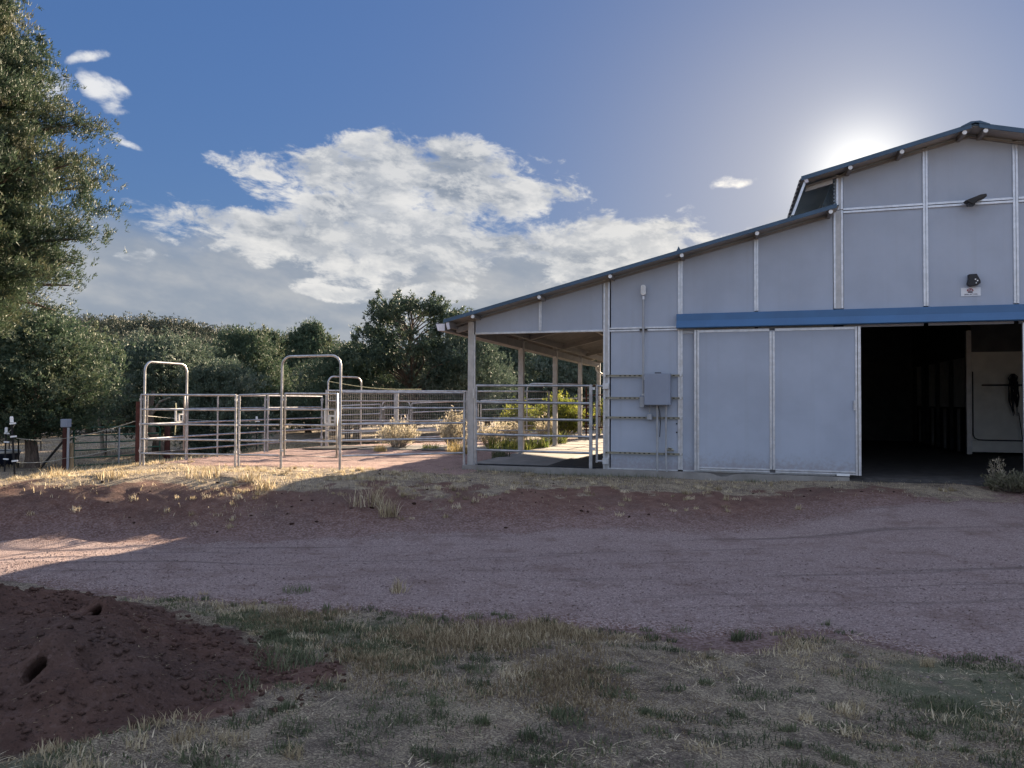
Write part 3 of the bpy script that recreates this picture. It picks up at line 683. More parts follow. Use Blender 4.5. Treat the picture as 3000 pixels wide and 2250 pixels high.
# halter and rope hung on the rail
hb = MB(); r3 = random.Random(3)
for k in range(26):
    a = r3.uniform(-.12, .12); z0_ = r3.uniform(-.05, .22); l_ = r3.uniform(.2, .5) if k % 3 else r3.uniform(.5, .85)
    hb.tube([(a*.3, -.04, .30), (a, -.05-r3.random()*.05, z0_), (a*.8+r3.uniform(-.03,.05), -.06, z0_-l_*.5), (.06+a*.5+r3.uniform(-.03,.03), -.04, z0_-l_)], [.006,.016,.02,.008], 5)
hal = thing('halter', 'dark halter and rope bundle hanging from the tie rail in the barn', 'halter', (9.36, 7.67, 1.84))
hb.build('straps', 'cloth', hal); MB().tube([(.12,-.03,-.72),(.18,-.03,-1.2),(.25,-.03,-1.76)], .012, 6).build('lead_rope', 'cloth', hal)

# slab, aisle floor and rubber mats
sl_ = []
for x in np.arange(-3.1, 4.44, .08):
    dip = -.075*math.exp(-((x-2.2)/.16)**2); sl_.append((x, dip if dip < -.003 else 0))
mb = MB().prism([(-3.1,-.4)] + [(4.43,-.4)] + [(x, z) for x, z in sl_[::-1]], 'y', -.16, .0)
mb.box(-3.1, 4.28, .0005, 15.2, -.4, 0)
tag(mb.build('concrete_slab', 'concrete'), kind='structure')
tag(MB().box(4.28, 12.9, .02, 15.2, -.4, -.015).build('stable_floor', 'floor'), kind='structure')
tag(MB().box(4.43, 8.45, -.14, .018, -.4, -.045).build('door_sill', 'floor'), kind='structure')
rmat = MB().box(-1.32, -.08, .12, 3.9, .0, .022); tag(rmat.build('rubber_mat', 'rubber', None, .004), 'black rubber mat on the carport slab beside the barn wall', 'rubber mat')
thr = MB().box(-2.82, -.28, .02, .075, .0, .028); tag(thr.build('threshold_strip', 'rubber', None, .004), 'thin black rubber threshold strip under the carport gate', 'rubber strip')
def ground_mat_sheet(poly, label, m, lift=.035):
    X = np.array([p[0] for p in poly]); Y = np.array([p[1] for p in poly]); z = yard_z(X, Y) + lift
    mb = MB(); n = len(poly)
    vs = [(a, b, c) for a, b, c in zip(X, Y, z)] + [(a, b, c-.03) for a, b, c in zip(X, Y, z)]
    mb.add(vs, [list(range(n)), list(range(n, 2*n))[::-1]] + [(i, i+n, (i+1) % n+n, (i+1) % n) for i in range(n)])
    tag(mb.build('stall_mat', m), label, 'rubber mat', 'old rubber mats lying in the paddock')
ground_mat_sheet([(-9.1,3.2),(-7.6,3.3),(-7.3,5.0),(-9.1,4.7)], 'black rubber mat on the gravel near the back corner of the paddock', 'rubber')
ground_mat_sheet([(-7.5,3.35),(-6.0,3.9),(-5.9,5.9),(-7.2,5.2)], 'dusty grey mat on the gravel before the pale low shrub', 'greymat')
ground_mat_sheet([(-5.9,4.0),(-4.4,4.5),(-4.2,6.3),(-5.8,5.95)], 'dusty grey mat on the gravel before the tall pale shrub', 'greymat', .045)

# ------------------------------------------------------------------ fittings on the wall
cab = thing('electrical_cabinet', 'grey steel electrical cabinet mounted on struts on the barn wall', 'electrical box', (.98, -.06, 1.29))
MB().box(-.25, .25, -.22, 0, 0, .62).build('cabinet_body', 'box', cab, .006)
MB().box(-.244, .244, -.236, -.221, .01, .612).build('cabinet_door', 'box', cab, .004)
MB().box(-.06, .06, -.10, .0, .621, .645).build('hanger', 'dark', cab, .003)
MB().tube([(.01,-.08,-.02),(.035,-.07,-.15),(.045,-.05,-.35),(.03,-.05,-.62)], .008, 6).build('cable', 'dark', cab)
for z in (.18, .50): MB().box(-.262, -.25, -.17, -.14, z, z+.06).build('hinge', 'cap', cab)
def conduit(label, pts, r, m='conduit'):
    t = thing('conduit', label, 'conduit', pts[0]); p0 = Vector(pts[0])
    q = [Vector(p)-p0 for p in pts]
    MB().tube(q, r, 10).build('pipe', m, t)
    return t
t = conduit('tall thin conduit rising to the white vent cap', [(.69,-.10,1.48),(.69,-.10,2.4),(.69,-.10,3.44)], .021)
MB().tube([(0,0,1.90),(0,0,1.965)], .03, 12).tube([(0,0,-.03),(0,0,.035)], .03, 12).build('coupling', 'galv', t)
MB().box(-.075, .075, .012, .05, 1.29, 1.325).build('clamp', 'dark', t)
lb = thing('junction_box', 'narrow dark junction box at the foot of the tall conduit', 'junction box', (.67, -.10, 1.24))
MB().prism([(-.05,0),(.05,0),(.05,.22),(.035,.245),(-.035,.245),(-.05,.22)], 'y', -.05, .05).build('body', 'box', lb, .006)
MB().box(-.04, .04, -.058, -.051, .01, .21).build('cover', 'conduit', lb, .003)
cp = thing('vent_cap', 'white oval cap on top of the tall wall conduit', 'conduit cap', (.69, -.10, 3.46))
pf = [(.048*cos(a), .165 + (.048*sin(a)) ) for a in np.linspace(pi, 0, 9)] + [(.048*cos(a), .05 + .048*sin(a)) for a in np.linspace(0, -pi, 9)]
MB().prism(pf, 'y', -.045, .04).build('body', 'white', cp, .008)
MB().prism([(x*.62, .11+(z-.11)*.78) for x, z in pf], 'y', -.054, -.0455).build('face', 'cap', cp, .003)
conduit('straight lower conduit dropping from the cabinet into the ground', [(.965,-.12,1.30),(.965,-.12,.5),(.965,-.13,-.24)], .022)
conduit('lower conduit that bends sideways at the ground below the cabinet', [(1.135,-.12,1.30),(1.135,-.12,.20),(1.14,-.125,.06),(1.165,-.13,-.06),(1.205,-.135,-.26)], .019)
jb = thing('junction_box', 'small square junction box on the third strut below the cabinet', 'junction box', (.815, -.09, 1.0))
MB().box(-.05, .05, -.05, .03, 0, .125).build('body', 'box', jb, .008); MB().tube([(0,-.0,.125),(0,0,.30)], .011, 8).build('pipe', 'conduit', jb)
MB().box(-.042, .042, -.058, -.051, .01, .115).build('cover', 'conduit', jb, .003)
for z, nm in ((1.875, 'strut channel behind the top of the electrical cabinet'), (1.43, 'strut channel behind the lower part of the electrical cabinet'), (1.04, 'strut channel crossing the small square junction box'), (.335, 'lowest strut channel near the base of the barn wall')):
    t = thing('strut_channel', nm, 'strut channel', (-.10, -.05, z), 0, 'strut channels across the barn wall')
    MB().box(0, 1.54, -.0, .026, -.022, -.012).box(0, 1.54, 0, .026, .012, .022).box(0, 1.54, .018, .026, -.012, .012).build('channel', 'slotted', t, .002)
    MB().box(.0, .03, -.008, -.001, -.02, .02).build('end_bracket', 'galv', t); MB().box(1.49, 1.53, -.008, -.001, -.02, .02).build('end_bracket', 'galv', t)
vl = thing('hose_valve', 'small brass hose valve on the wall near the lowest strut', 'valve', (1.21, -.06, .42))
MB().tube([(0,.05,0),(0,-.05,0),(.0,-.08,-.01)], .02, 8).tube([(-.07,-.03,0),(.07,-.03,0)], .025, 8).build('body', 'strut', vl)
MB().disc((0,-.075,.035), .04, (0,.3,1), .012, 12).tube([(0,-.07,0),(0,-.075,.035)], .008, 6).build('handwheel', 'strut', vl)
for z in (.93, .76):
    b = MB().disc((0,-.006,0), .015, (0,1,0), .012, 10).build('bolt', 'dark'); b.location = (1.33, 0, z)
    tag(b, 'round dark bolt head on the wall panel right of the conduits', 'bolt', 'bolts in the wall panel')
# floodlight on the high rail
fl = thing('floodlight', 'small dark floodlight on the high rail of the barn gable', 'light', (6.43, -.03, 4.92))
MB().box(-.06, .06, -.03, .01, -.06, .03).build('base', 'dark', fl, .006)
MB().prism([(-.14,-.02),(.10,.07),(.19,.08),(.20,.03),(.10,-.01),(-.02,-.09)], 'y', -.24, -.06).build('hood', 'dark', fl, .01)
MB().box(-.08, .02, -.22, -.08, -.10, -.06).build('lens', 'black', fl, .006)
# spotlight with five small lamps
sp = thing('spotlight', 'black wall spotlight with small white lamps above the sign', 'light', (6.45, -.01, 3.43))
MB().prism([(-.075,.20),(.055,.205),(.11,.085),(.115,.04),(.06,.0),(-.01,-.005),(-.06,.01),(-.085,.06),(-.07,.12)], 'y', -.10, 0).build('housing', 'black', sp, .012)
MB().disc((-.03,-.06,.045), .055, (0,1,0), .14, 18).build('sensor', 'black', sp)
a = MB()
for x, z in ((-.022,.075),(.06,.08),(.028,.105),(-.012,.038),(.036,.042)): a.disc((x,-.104,z), .0125, (0,1,0), .01, 12)
a.build('lamp', 'white', sp)
# maker's sign
sg = thing('sign', 'small white sign with red dome logo and phone number above door cover', 'sign', (6.43, -.012, 3.33))
MB().box(-.155, .155, 0, .008, -.075, .075).build('plate', 'signwhite', sg, .002)
dm = [(.052*cos(a), .012 + .052*sin(a)) for a in np.linspace(0, pi, 16)]
MB().prism([(x-.01, z) for x, z in dm], 'y', -.004, -.001).build('logo_dome', 'red', sg)
MB().prism([(-.048,-.018),(.028,-.018),(.028,.006),(-.048,.006)], 'y', -.004, -.001).build('logo_base', 'ink', sg)
def text(body, size, x, z, m, parent, name, y=-.006):
    cu = bpy.data.curves.new(name, 'FONT'); cu.body = body; cu.size = size; cu.align_x = 'CENTER'; cu.align_y = 'CENTER'; cu.extrude = .001
    o = bpy.data.objects.new(name, cu); me = bpy.data.meshes.new_from_object(o); me.name = name
    me.materials.clear(); me.materials.append(M[m]); bpy.data.objects.remove(o)
    q = bpy.data.objects.new(name, me); COL.objects.link(q); q.parent = parent; q.location = (x, y, z); q.rotation_euler = (pi/2, 0, 0)
text('Kp', .055, -.01, .034, 'signwhite', sg, 'logo_letters'); text('(800) 267 2276', .033, 0, -.045, 'ink', sg, 'phone_number', -.003)

# ------------------------------------------------------------------ corral panels, gates and fences
def frame2(p0, p1):
    a = Vector(p0); b = Vector(p1); d = b-a
    return a, math.hypot(d.x, d.y), atan2(d.y, d.x), d.z
RZ = (1.53, 1.21, .89, .565, .255)
def corral_panel(label, p0, p1, zs=RZ, r=.020, foot=True, group='galvanised corral panels', pins=True, m='pipe', posts=(0, 1), postr=.022):
    """p0, p1: foot points; rails between two uprights"""
    a, L, rz, dz = frame2(p0, p1)
    t = thing('corral_panel', label, 'corral panel', a, rz, group)
    for z in zs: MB().tube([(.0,0,z), (L,0,z+dz)], r).build('rail', m, t)
    for s in posts:
        x = s*L; h = zs[0]+.0
        u = MB().tube([(x,0,dz*s-.03), (x,0,h+dz*s+.004)], postr).build('upright', m, t)
        if pins:
            for z in (zs[0]-.10, zs[2], zs[-1]+.06):
                MB().box(x-.012, x+.012, -.045, .045, z+dz*s-.02, z+dz*s+.02).tube([(x+.0,-.03,z+dz*s-.05),(x,-.03,z+dz*s+.07)], .008, 6).build('connector', 'galv', u)
    return t
def arch_pts(L, H, r=.22, z0=-.04, dz=0.0):
    P = [(0,0,z0), (0,0,H*.5)] + [(r-r*cos(a), 0, H-r+r*sin(a)) for a in np.linspace(0, pi/2, 8)]
    P += [(L-r+r*sin(a), 0, dz*0+H-r+r*cos(a)) for a in np.linspace(0, pi/2, 8)] + [(L,0,H*.5), (L,0,z0+dz)]
    return P
def bow_gate(label, p0, p1, H=2.30, leaf=True, latch_at=1, zs=RZ, group='galvanised bow gates', bottom=True, r=.022, sill=True):
    a, L, rz, dz = frame2(p0, p1)
    t = thing('bow_gate', label, 'gate', a, rz, group)
    MB().tube(arch_pts(L, H, .21, -.05, dz), r+.002, 12).build('bow_frame', 'pipe', t)
    if leaf:
        x0, x1 = .085, L-.075
        g = MB().tube([(x0,0,zs[0]), (x0,0,zs[-1]), (x1,0,zs[-1]), (x1,0,zs[0]), (x0,0,zs[0])], r).build('gate_leaf', 'pipe', t)
        for z in zs[1:-1]: MB().tube([(x0,0,z), (x1,0,z)], .019).build('rail', 'pipe', g)
        lx = x1-.30 if latch_at else x0+.02
        lt = MB()
        for q in ((lx, lx+.03, zs[2]+.01, zs[1]-.02), (lx+.25, lx+.28, zs[2]+.01, zs[1]-.02)): lt.box(q[0], q[1], -.018, .018, q[2], q[3])
        lt.box(lx, lx+.28, -.018, .018, zs[2]+.01, zs[2]+.05).box(lx+.10, lx+.14, -.022, .02, zs[2]+.05, zs[2]+.20).box(lx+.10, lx+.25, -.022, .02, zs[2]+.18, zs[2]+.21)
        lt.build('latch', 'galv', g)
        for z in (zs[0]-.12, zs[-1]+.10): MB().box(.0, x0, -.014, .014, z-.02, z+.02).build('hinge', 'galv', g)
    return t
fz = lambda x, y, o=0.0: float(yard_z(np.array([x]), np.array([y]))[0]) + o
A_ = (-9.97, -1.75, -.07); B_ = (-7.77, -1.40, -.07); C_ = (-6.56, -1.57, -.04); D2 = (-4.91, -1.72, -.01); E_ = (-3.10, -.05, .0)
corral_panel('five rail corral panel at the left front of the paddock', A_, (-7.80,-1.405,-.07))
corral_panel('short corral panel beside the tall front bow gate', (-7.72,-1.395,-.07), (-6.62,-1.56,-.045), RZ, .02, True, 'galvanised corral panels', True, 'pipe', (0,))
bow_gate('tall front bow gate with latch, nearest to the barn carport', C_, (-5.14,-1.66,-.01))
corral_panel('corral panel between the tall front bow gate and the carport post', (-5.10,-1.655,-.01), E_, RZ, .020, True, 'galvanised corral panels', False, 'pipe', (1,), .028)
# left side, going back
bow_gate('bow gate in the left side of the paddock, tied with a yellow strap', (-9.95,-1.68,-.07), (-9.98,-.34,-.07), 2.26)
st = thing('strap', 'thin yellow strap hanging from the latch of the left bow gate', 'strap', (-9.97,-.70,1.16))
MB().bar((0,0,.12),(.01,.01,-.1),.03,.006,(1,0,0)).bar((.01,.01,-.1),(0,-.01,-.62),.028,.006,(1,0,0)).build('strap_band', 'cable', st)
corral_panel('side corral panel right behind the left bow gate', (-9.98,-.30,-.07), (-9.72,2.35,-.06), RZ, .02, True, 'galvanised corral panels', False, 'pipe', (0, .36, 1))
corral_panel('side corral panel ending at the back left corner of the paddock', (-9.70,2.45,-.06), (-9.50,4.85,-.06), RZ, .02, True, 'galvanised corral panels', True, 'pipe', (0, 1), .03)
# taller mesh panels at the back
MZ = (1.71, 1.40, .81, .51, .20)
def mesh_panel(label, p0, p1, posts=(0, 1)):
    a, L, rz, dz = frame2(p0, p1)
    t = thing('mesh_panel', label, 'mesh panel', a, rz, 'tall wire mesh fence panels')
    for z in MZ: MB().tube([(0,0,z), (L,0,z+dz)], .022).build('rail', 'pipe', t)
    for s in posts: MB().box(s*L-.03, s*L+.03, -.03, .03, dz*s-.06, MZ[0]+dz*s+.02).build('post', 'pipe', t)
    mb = MB(); k = int(L/.055)
    for i in range(1, k): mb.bar((i*L/k, -.026, .20+dz*i/k), (i*L/k, -.026, 1.70+dz*i/k), .0055, .0055, (0,1,0))
    for j in range(1, 15): mb.bar((0, -.032, .20+.1*j), (L, -.032, .20+.1*j+dz), .0055, .0055)
    mb.build('wire_mesh', 'mesh', t)
    return t
mesh_panel('mesh panel at the back left corner beside the small bow gate', (-9.42,4.98,-.06), (-7.48,5.66,-.06))
mesh_panel('middle mesh panel behind the low pale shrub', (-7.42,5.69,-.06), (-5.46,6.45,-.06))
mesh_panel('mesh panel meeting the third carport column', (-5.40,6.48,-.06), (-3.16,7.52,-.05))
bow_gate('small far bow gate at the back left corner of the paddock', (-9.40,5.02,-.06), (-8.93,6.22,-.08), 2.14, False)
rp = thing('rope', 'sagging yellow rope from the small far bow gate to the mesh panel', 'rope', (-9.38,5.02,1.93))
pts = [(x*2.62, x*.95, -.22*x - .09*sin(pi*x)) for x in np.linspace(0, 1, 12)]
MB().tube(pts, .011, 6).build('line', 'cable', rp)
# a second run of panels behind the mesh
for lab, p0, p1, ps in (('far corral panel behind the mesh, left of the latch gate', (-12.6,11.2), (-11.2,12.0), (0, 1)), ('far corral panel behind the mesh, right of the latch gate', (-10.1,12.6), (-7.6,13.5), (0, 1)),
                        ('far corral panel behind the tall pale shrub', (-7.5,13.55), (-5.0,14.4), (0, 1)), ('far corral panel by the arched gate beyond the carport', (-4.9,14.5), (-3.3,15.0), (0, 1))):
    corral_panel(lab, (*p0, gz(*p0)), (*p1, gz(*p1)), (1.62,1.25,.9,.55,.25), .022, True, 'far corral panels', False, 'pipe', ps)
p0, p1 = (-11.15,12.05), (-10.15,12.55)
bow_gate('far latch gate seen through the mesh panel', (*p0, gz(*p0)), (*p1, gz(*p1)), 1.75)
p0, p1 = (-4.65,10.3), (-2.85,10.9)
bow_gate('far arched gate seen above the carport gate', (*p0, gz(*p0)), (*p1, gz(*p1)), 2.05, False)
# dark rails closing the carport at the back
bk = thing('corral_panel', 'dark brown pipe fence across the back of the carport', 'corral panel', (-3.0, 12.6, 0), 0, 'far corral panels')
for z in (1.95, 1.6, 1.2, .8, .4): MB().tube([(0,0,z), (2.9,0,z)], .025).build('rail', 'rust', bk)
for x in (.0, 1.45, 2.9): MB().tube([(x,0,0), (x,0,1.98)], .03).build('upright', 'rust', bk)
fl2 = thing('downspout', 'white bent downspout under the far end of the carport eave', 'downspout', (-3.05, 14.9, 2.55))
MB().tube([(0,0,.25),(0,0,.1),(.06,0,0),(.5,0,-.25),(.9,0,-.42)], .045, 8).build('pipe', 'white', fl2)
# the carport gate with its hinge tube
cgt = thing('carport_gate', 'five rail galvanised gate closing the carport bay of the barn', 'gate', (-2.83, -.05, 0))
W_ = 2.43
for z in (1.685, 1.33, .99, .655, .325 - .0, ): MB().tube([(0,0,z), (W_,0,z-.01)], .026, 12).build('rail', 'pipe', cgt)
MB().tube([(0,0,.03), (0,0,1.70)], .026).build('upright', 'pipe', cgt); MB().box(W_-.0, W_+.066, -.03, .03, .0, 1.70).build('upright', 'pipe', cgt, .008)
for z in (1.62, .40): MB().box(W_+.066, W_+.12, -.02, .02, z-.025, z+.025).build('hinge', 'galv', cgt)
MB().box(-.07, -.026, -.03, .03, 1.42, 1.62).build('latch', 'galv', cgt)
hp = thing('hinge_post', 'short galvanised hinge tube between carport gate and barn wall', 'post', (-.245, -.05, .13))
MB().tube([(0,0,0), (0,0,1.57)], .026, 12).build('tube', 'pipe', hp)
MB().tube([(0,0,1.54), (.16,0,1.54)], .024).build('arm', 'pipe', hp); MB().tube([(0,0,.03), (.16,0,.03)], .024).build('arm', 'pipe', hp)
MB().box(.12, .245, -.03, .02, 1.48, 1.60).build('bracket', 'galv', hp, .004); MB().box(.12, .245, -.03, .02, -.03, .09).build('bracket', 'galv', hp, .004)

# t-posts with white caps and insulators, and their electric tape
TP_ = []
def t_post(label, x, y, h, lean=0.0, cap=True, ins=(.98, .70, .30), group='black steel posts of the tape fence'):
    z = gz(x, y)
    t = thing('fence_post', label, 'fence post', (x, y, z), 0, group); t.rotation_euler = (0, lean, 0)
    MB().box(-.025, .025, -.004, .004, -.1, h).box(-.004, .004, -.03, .004, -.1, h).build('stake', 'dark', t)
    if cap:
        MB().tube([(0,0,h-.10), (0,0,h+.02)], .042, 10).tube([(0,0,h+.02),(0,0,h+.05)], [.042,.03], 10).build('cap', 'white', t)
        for k in ins: MB().box(-.02, .15, -.05, -.01, h*k-.02-.10*(k > .9), h*k+.02-.10*(k > .9)).build('insulator', 'white', t)
    return t
t_post('leaning black fence post with white cap, nearest on the left', -14.76, -.73, 1.52, -.10)
t_post('black fence post with white cap behind the blue black tub', -18.1, 1.7, 1.25, .02)
t_post('black fence post with white cap beside the thick juniper trunk', -19.5, 3.3, 1.35, -.02, True, ())
for i, (x, y, h, lb_) in enumerate([(-29.2,10.9,1.05,'thin dark stake far left behind the thick trunk'), (-27.8,11.3,1.1,'thin dark stake in the sunlit grass by the thick trunk'), (-26.4,11.7,1.1,'thin dark stake below the leaning branch'), (-25.1,12.1,1.15,'thin dark stake behind the green gate, near its middle'), (-23.0,10.2,1.1,'thin dark stake behind the right half of the green gate')]):
    t_post(lb_, x, y, h, rnd.uniform(-.05,.05), False, (), 'thin dark stakes in the pasture')
t_post('dark stake with white cap seen through the left corral panel', -15.2, 9.6, 1.35, 0, True, (.9,))
def post_thing(label, x, y, h, r, m, cat='post', cap=None, z=None):
    z = gz(x, y) if z is None else z
    t = thing('gate_post' , label, cat, (x, y, z))
    MB().tube([(0,0,-.2),(0,0,h)], r, 12).build('pole', m, t)
    if cap: MB().box(-r-.02, r+.05, -r-.02, r+.02, h-.02, h+.22).build('cap_box', cap, t, .01)
    return t
post_thing('rusty brown gate post with grey cap box, left of the green gate', -16.68, 2.45, 1.30, .075, 'rust', 'post', 'box')
post_thing('pale plastic pipe standing against the brown gate post', -16.47, 2.36, 1.25, .035, 'conduit')
post_thing('weathered wooden post between brown post and green gate', -16.62, 2.62, .80, .06, 'wood')
post_thing('rusty brown post at the front left corner of the paddock', -12.06, .40, 1.62, .075, 'rust')
post_thing('rusty brown post right of the green gate', -17.30, 7.3, 1.25, .10, 'rust')
br = thing('brace', 'slanting black brace pipe propping the brown gate post', 'brace', (-18.3, 3.0, gz(-18.3, 3.0)))
MB().tube([(0,0,0), (1.58,-.5,1.02)], .035, 8).build('pipe', 'dark', br)
# tape strands
def strand(label, pts, r=.008, m='wire', sag=.05):
    o = Vector(pts[0]); P = []
    for a, b in zip(pts[:-1], pts[1:]):
        a, b = Vector(a), Vector(b)
        P += [a.lerp(b, t) - o - Vector((0,0,sag*4*t*(1-t))) for t in np.linspace(0, 1, 7)[:-1]]
    P.append(Vector(pts[-1]) - o)
    t = thing('fence_tape', label, 'fence tape', o, 0, 'strands of the electric tape fence'); MB().tube(P, r, 5).build('strand', m, t)
g1 = gz(-14.76,-.73); g3 = gz(-18.1,1.7); gb_ = gz(-16.68,2.45)
strand('upper tape strand from the leaning post to the rusty corner post', [(-14.70,-.75,g1+1.02), (-16.6,2.36,gb_+.95), (-12.12,.36,-.31+1.12)])
strand('lower tape strand from the leaning post to the rusty corner post', [(-14.70,-.75,g1+.42), (-16.6,2.36,gb_+.36), (-12.12,.36,-.31+.55)])
strand('top tape strand between the capped posts and the grey cap box', [(-14.75,-.78,g1+1.35), (-18.1,1.66,g3+1.1), (-19.5,3.2,gz(-19.5,3.3)+1.1)])
strand('thin tape strand running right to the capped stake behind the paddock', [(-12.0,.45,.95), (-15.15,9.55,gz(-15.2,9.6)+1.2)], .007)
# green tube gate
a = Vector((-18.31,4.26,gz(-18.31,4.26)+.02)); b = Vector((-17.40,7.05,gz(-17.4,7.05)+.10)); L = (b.xy-a.xy).length
gg = thing('green_gate', 'dark green tube gate between the brown gate posts', 'gate', a, atan2(b.y-a.y, b.x-a.x))
P = [(0,0,0),(0,0,1.0)] + [(.16-.16*cos(t),0,1.08+.16*sin(t)) for t in np.linspace(0,pi/2,6)] + [(L-.16+.16*sin(t),0,1.08+.16*cos(t)) for t in np.linspace(0,pi/2,6)] + [(L,0,1.0),(L,0,.0),(0,0,0)]
MB().tube(P, .026, 10).build('frame', 'green', gg)
for z in (.25, .50, .74, .98): MB().tube([(0,0,z),(L,0,z)], .022, 8).build('rail', 'green', gg)
MB().box(L*.5-.02, L*.5+.02, -.03, .03, .0, 1.22).build('upright', 'conduit', gg)
tb = thing('water_tub', 'blue black water tub with pale rim behind the fence posts', 'tub', (-21.0, 3.95, gz(-21.0,3.95)))
MB().lathe([(0,0),(.42,0),(.50,.42),(.50,.50),(.46,.50),(.42,.06),(0,.06)]).build('tub_body', 'tub', tb); MB().lathe([(.50,.44),(.525,.44),(.525,.53),(.46,.53),(.46,.501),(.50,.501)]).build('rim', 'white', tb)

# ------------------------------------------------------------------ plants
def unit(v): return v/np.maximum(np.linalg.norm(v, axis=-1, keepdims=True), 1e-9)
def sprays(P, Dn, size, per, rng, width=.22, spread=.9, tone=None):
    """per thin leaf triangles around each tuft point P, pointing roughly along Dn"""
    n = len(P); p = np.repeat(P, per, 0); d = unit(np.repeat(Dn, per, 0) + rng.normal(0, spread*.6, (n*per, 3)))
    L = size*rng.uniform(.55, 1.25, (n*per, 1)); side = unit(np.cross(d, rng.normal(0, 1, (n*per, 3))))
    p = p + rng.normal(0, size*.35, p.shape)
    co = np.stack([p - side*L*width, p + side*L*width, p + d*L], 1).reshape(-1, 3)
    F = np.arange(len(co)).reshape(-1, 3)
    tn = np.repeat(np.repeat(tone, per) + rng.normal(0, .12, n*per), 3)
    return co, F, np.clip(tn, 0, 1)
def crown_pts(rng, z0, z1, R, prof, boughs, per, gap=.30, rise=.35, lump=.10, lean=(0,0), spires=60):
    """boughs reach from the stem to an uneven envelope; tufts gather along their outer part"""
    P, D, T, B = [], [], [], []
    ph = rng.uniform(0, 6.28, 6)
    for k in range(boughs):
        t = rng.random()**.9; a = rng.uniform(0, 2*pi)
        env = np.interp(t, *prof)*R*(1 + .20*sin(3*a+ph[0]+4*t) + .13*sin(5*a+ph[1]-7*t))*rng.uniform(.58, 1.10)
        z = z0 + (z1-z0)*t; base = np.array([lean[0]*t*.6, lean[1]*t*.6, z - rise*env - .12*(z1-z0)*(t > .3)])
        tip = np.array([env*cos(a) + lean[0]*t, env*sin(a) + lean[1]*t, z])
        B.append((base, tip))
        s = gap + (1-gap)*rng.random(per)**.75
        q = base[None] + (tip-base)[None]*s[:,None]; q[:,2] += .10*env*np.sin(s*pi)
        q += rng.normal(0, 1, q.shape)*(lump*R*(.45+.75*s[:,None]))*np.array([1,1,.62])
        d = unit(tip-base)[None]*.8 + np.array([0,0,.55])
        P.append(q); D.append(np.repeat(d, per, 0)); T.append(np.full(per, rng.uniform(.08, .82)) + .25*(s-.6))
    for k in range(spires):                      # upright sprays that break the outline
        t = rng.uniform(.35, .97); a = rng.uniform(0, 2*pi); r = np.interp(t, *prof)*R*rng.uniform(.55, 1.0)
        c = np.array([r*cos(a) + lean[0]*t, r*sin(a) + lean[1]*t, z0 + (z1-z0)*t - .1*R]); hh = R*rng.uniform(.16, .36); s = rng.random(per//2)
        q = c + np.stack([rng.normal(0, 1, per//2)*(1-s)*R*.075, rng.normal(0, 1, per//2)*(1-s)*R*.075, s*hh], 1)
        P.append(q); D.append(np.repeat(np.array([[.25*cos(a), .25*sin(a), 1.0]]), per//2, 0)); T.append(np.full(per//2, rng.uniform(.3, .95)))
    return np.concatenate(P), unit(np.concatenate(D)), np.concatenate(T), B
def stem_mesh(z1, R, boughs, rng, r0, lean=(0,0), fork=0, z0=0.0, nb=26):
    mb = MB()
    k = 7; pts = [(lean[0]*i/k*.8 + rng.normal(0,.05)*(i > 0), lean[1]*i/k*.8 + rng.normal(0,.05)*(i > 0), -.25 + (z1*.86+.25)*i/k) for i in range(k+1)]
    mb.tube(pts, [r0*(1.25 if i == 0 else 1)*(1 - .88*i/k) for i in range(k+1)], 9)
    idx = rng.permutation(len(boughs))[:nb]
    for i in idx:
        b, t = boughs[i]; f = np.clip(b[2]/(z1*.86), 0.02, .95)
        s = Vector((lean[0]*f*.8, lean[1]*f*.8, max(b[2], .2))); e = Vector(t); m = s.lerp(e, .5) + Vector((0,0,.06*R)) + Vector(rng.normal(0, .05*R, 3))
        r = r0*.34*(1-f*.6); mb.tube([s, m, s.lerp(e, .93)], [r, r*.6, r*.18], 6, False)
    return mb
CON = ([0,.08,.25,.5,.75,.92,1],[.55,.85,1.0,.92,.66,.36,.08])
RND = ([0,.1,.3,.55,.8,.95,1],[.45,.80,1.0,.98,.76,.40,.15])
LEFT = ([0,.06,.15,.3,.45,.6,.75,.9,1],[.30,.58,.88,1.0,.99,.90,.68,.45,.10])
OPEN = ([0,.15,.4,.6,.8,1],[.75,.95,1.0,.92,.72,.35])
protos = {}
def tree_proto(key, seed, z0, z1, R, prof, boughs, per, size, leaves, m, r0, gap=.3, rise=.35, lump=.10, lean=(0,0), width=.22, nb=26, bark='bark'):
    rng = np.random.default_rng(seed)
    P, D, T, B = crown_pts(rng, z0, z1, R, prof, boughs, per, gap, rise, lump, lean)
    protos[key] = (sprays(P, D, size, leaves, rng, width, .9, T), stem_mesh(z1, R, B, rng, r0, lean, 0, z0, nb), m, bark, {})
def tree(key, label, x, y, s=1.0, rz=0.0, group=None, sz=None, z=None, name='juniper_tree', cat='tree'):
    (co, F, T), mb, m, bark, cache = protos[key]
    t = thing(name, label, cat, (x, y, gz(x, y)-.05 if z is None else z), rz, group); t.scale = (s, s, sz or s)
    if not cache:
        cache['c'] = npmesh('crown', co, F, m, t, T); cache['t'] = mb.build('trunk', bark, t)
    else:
        for k in 'ct': c = cache[k].copy(); COL.objects.link(c); c.parent = t
    return t
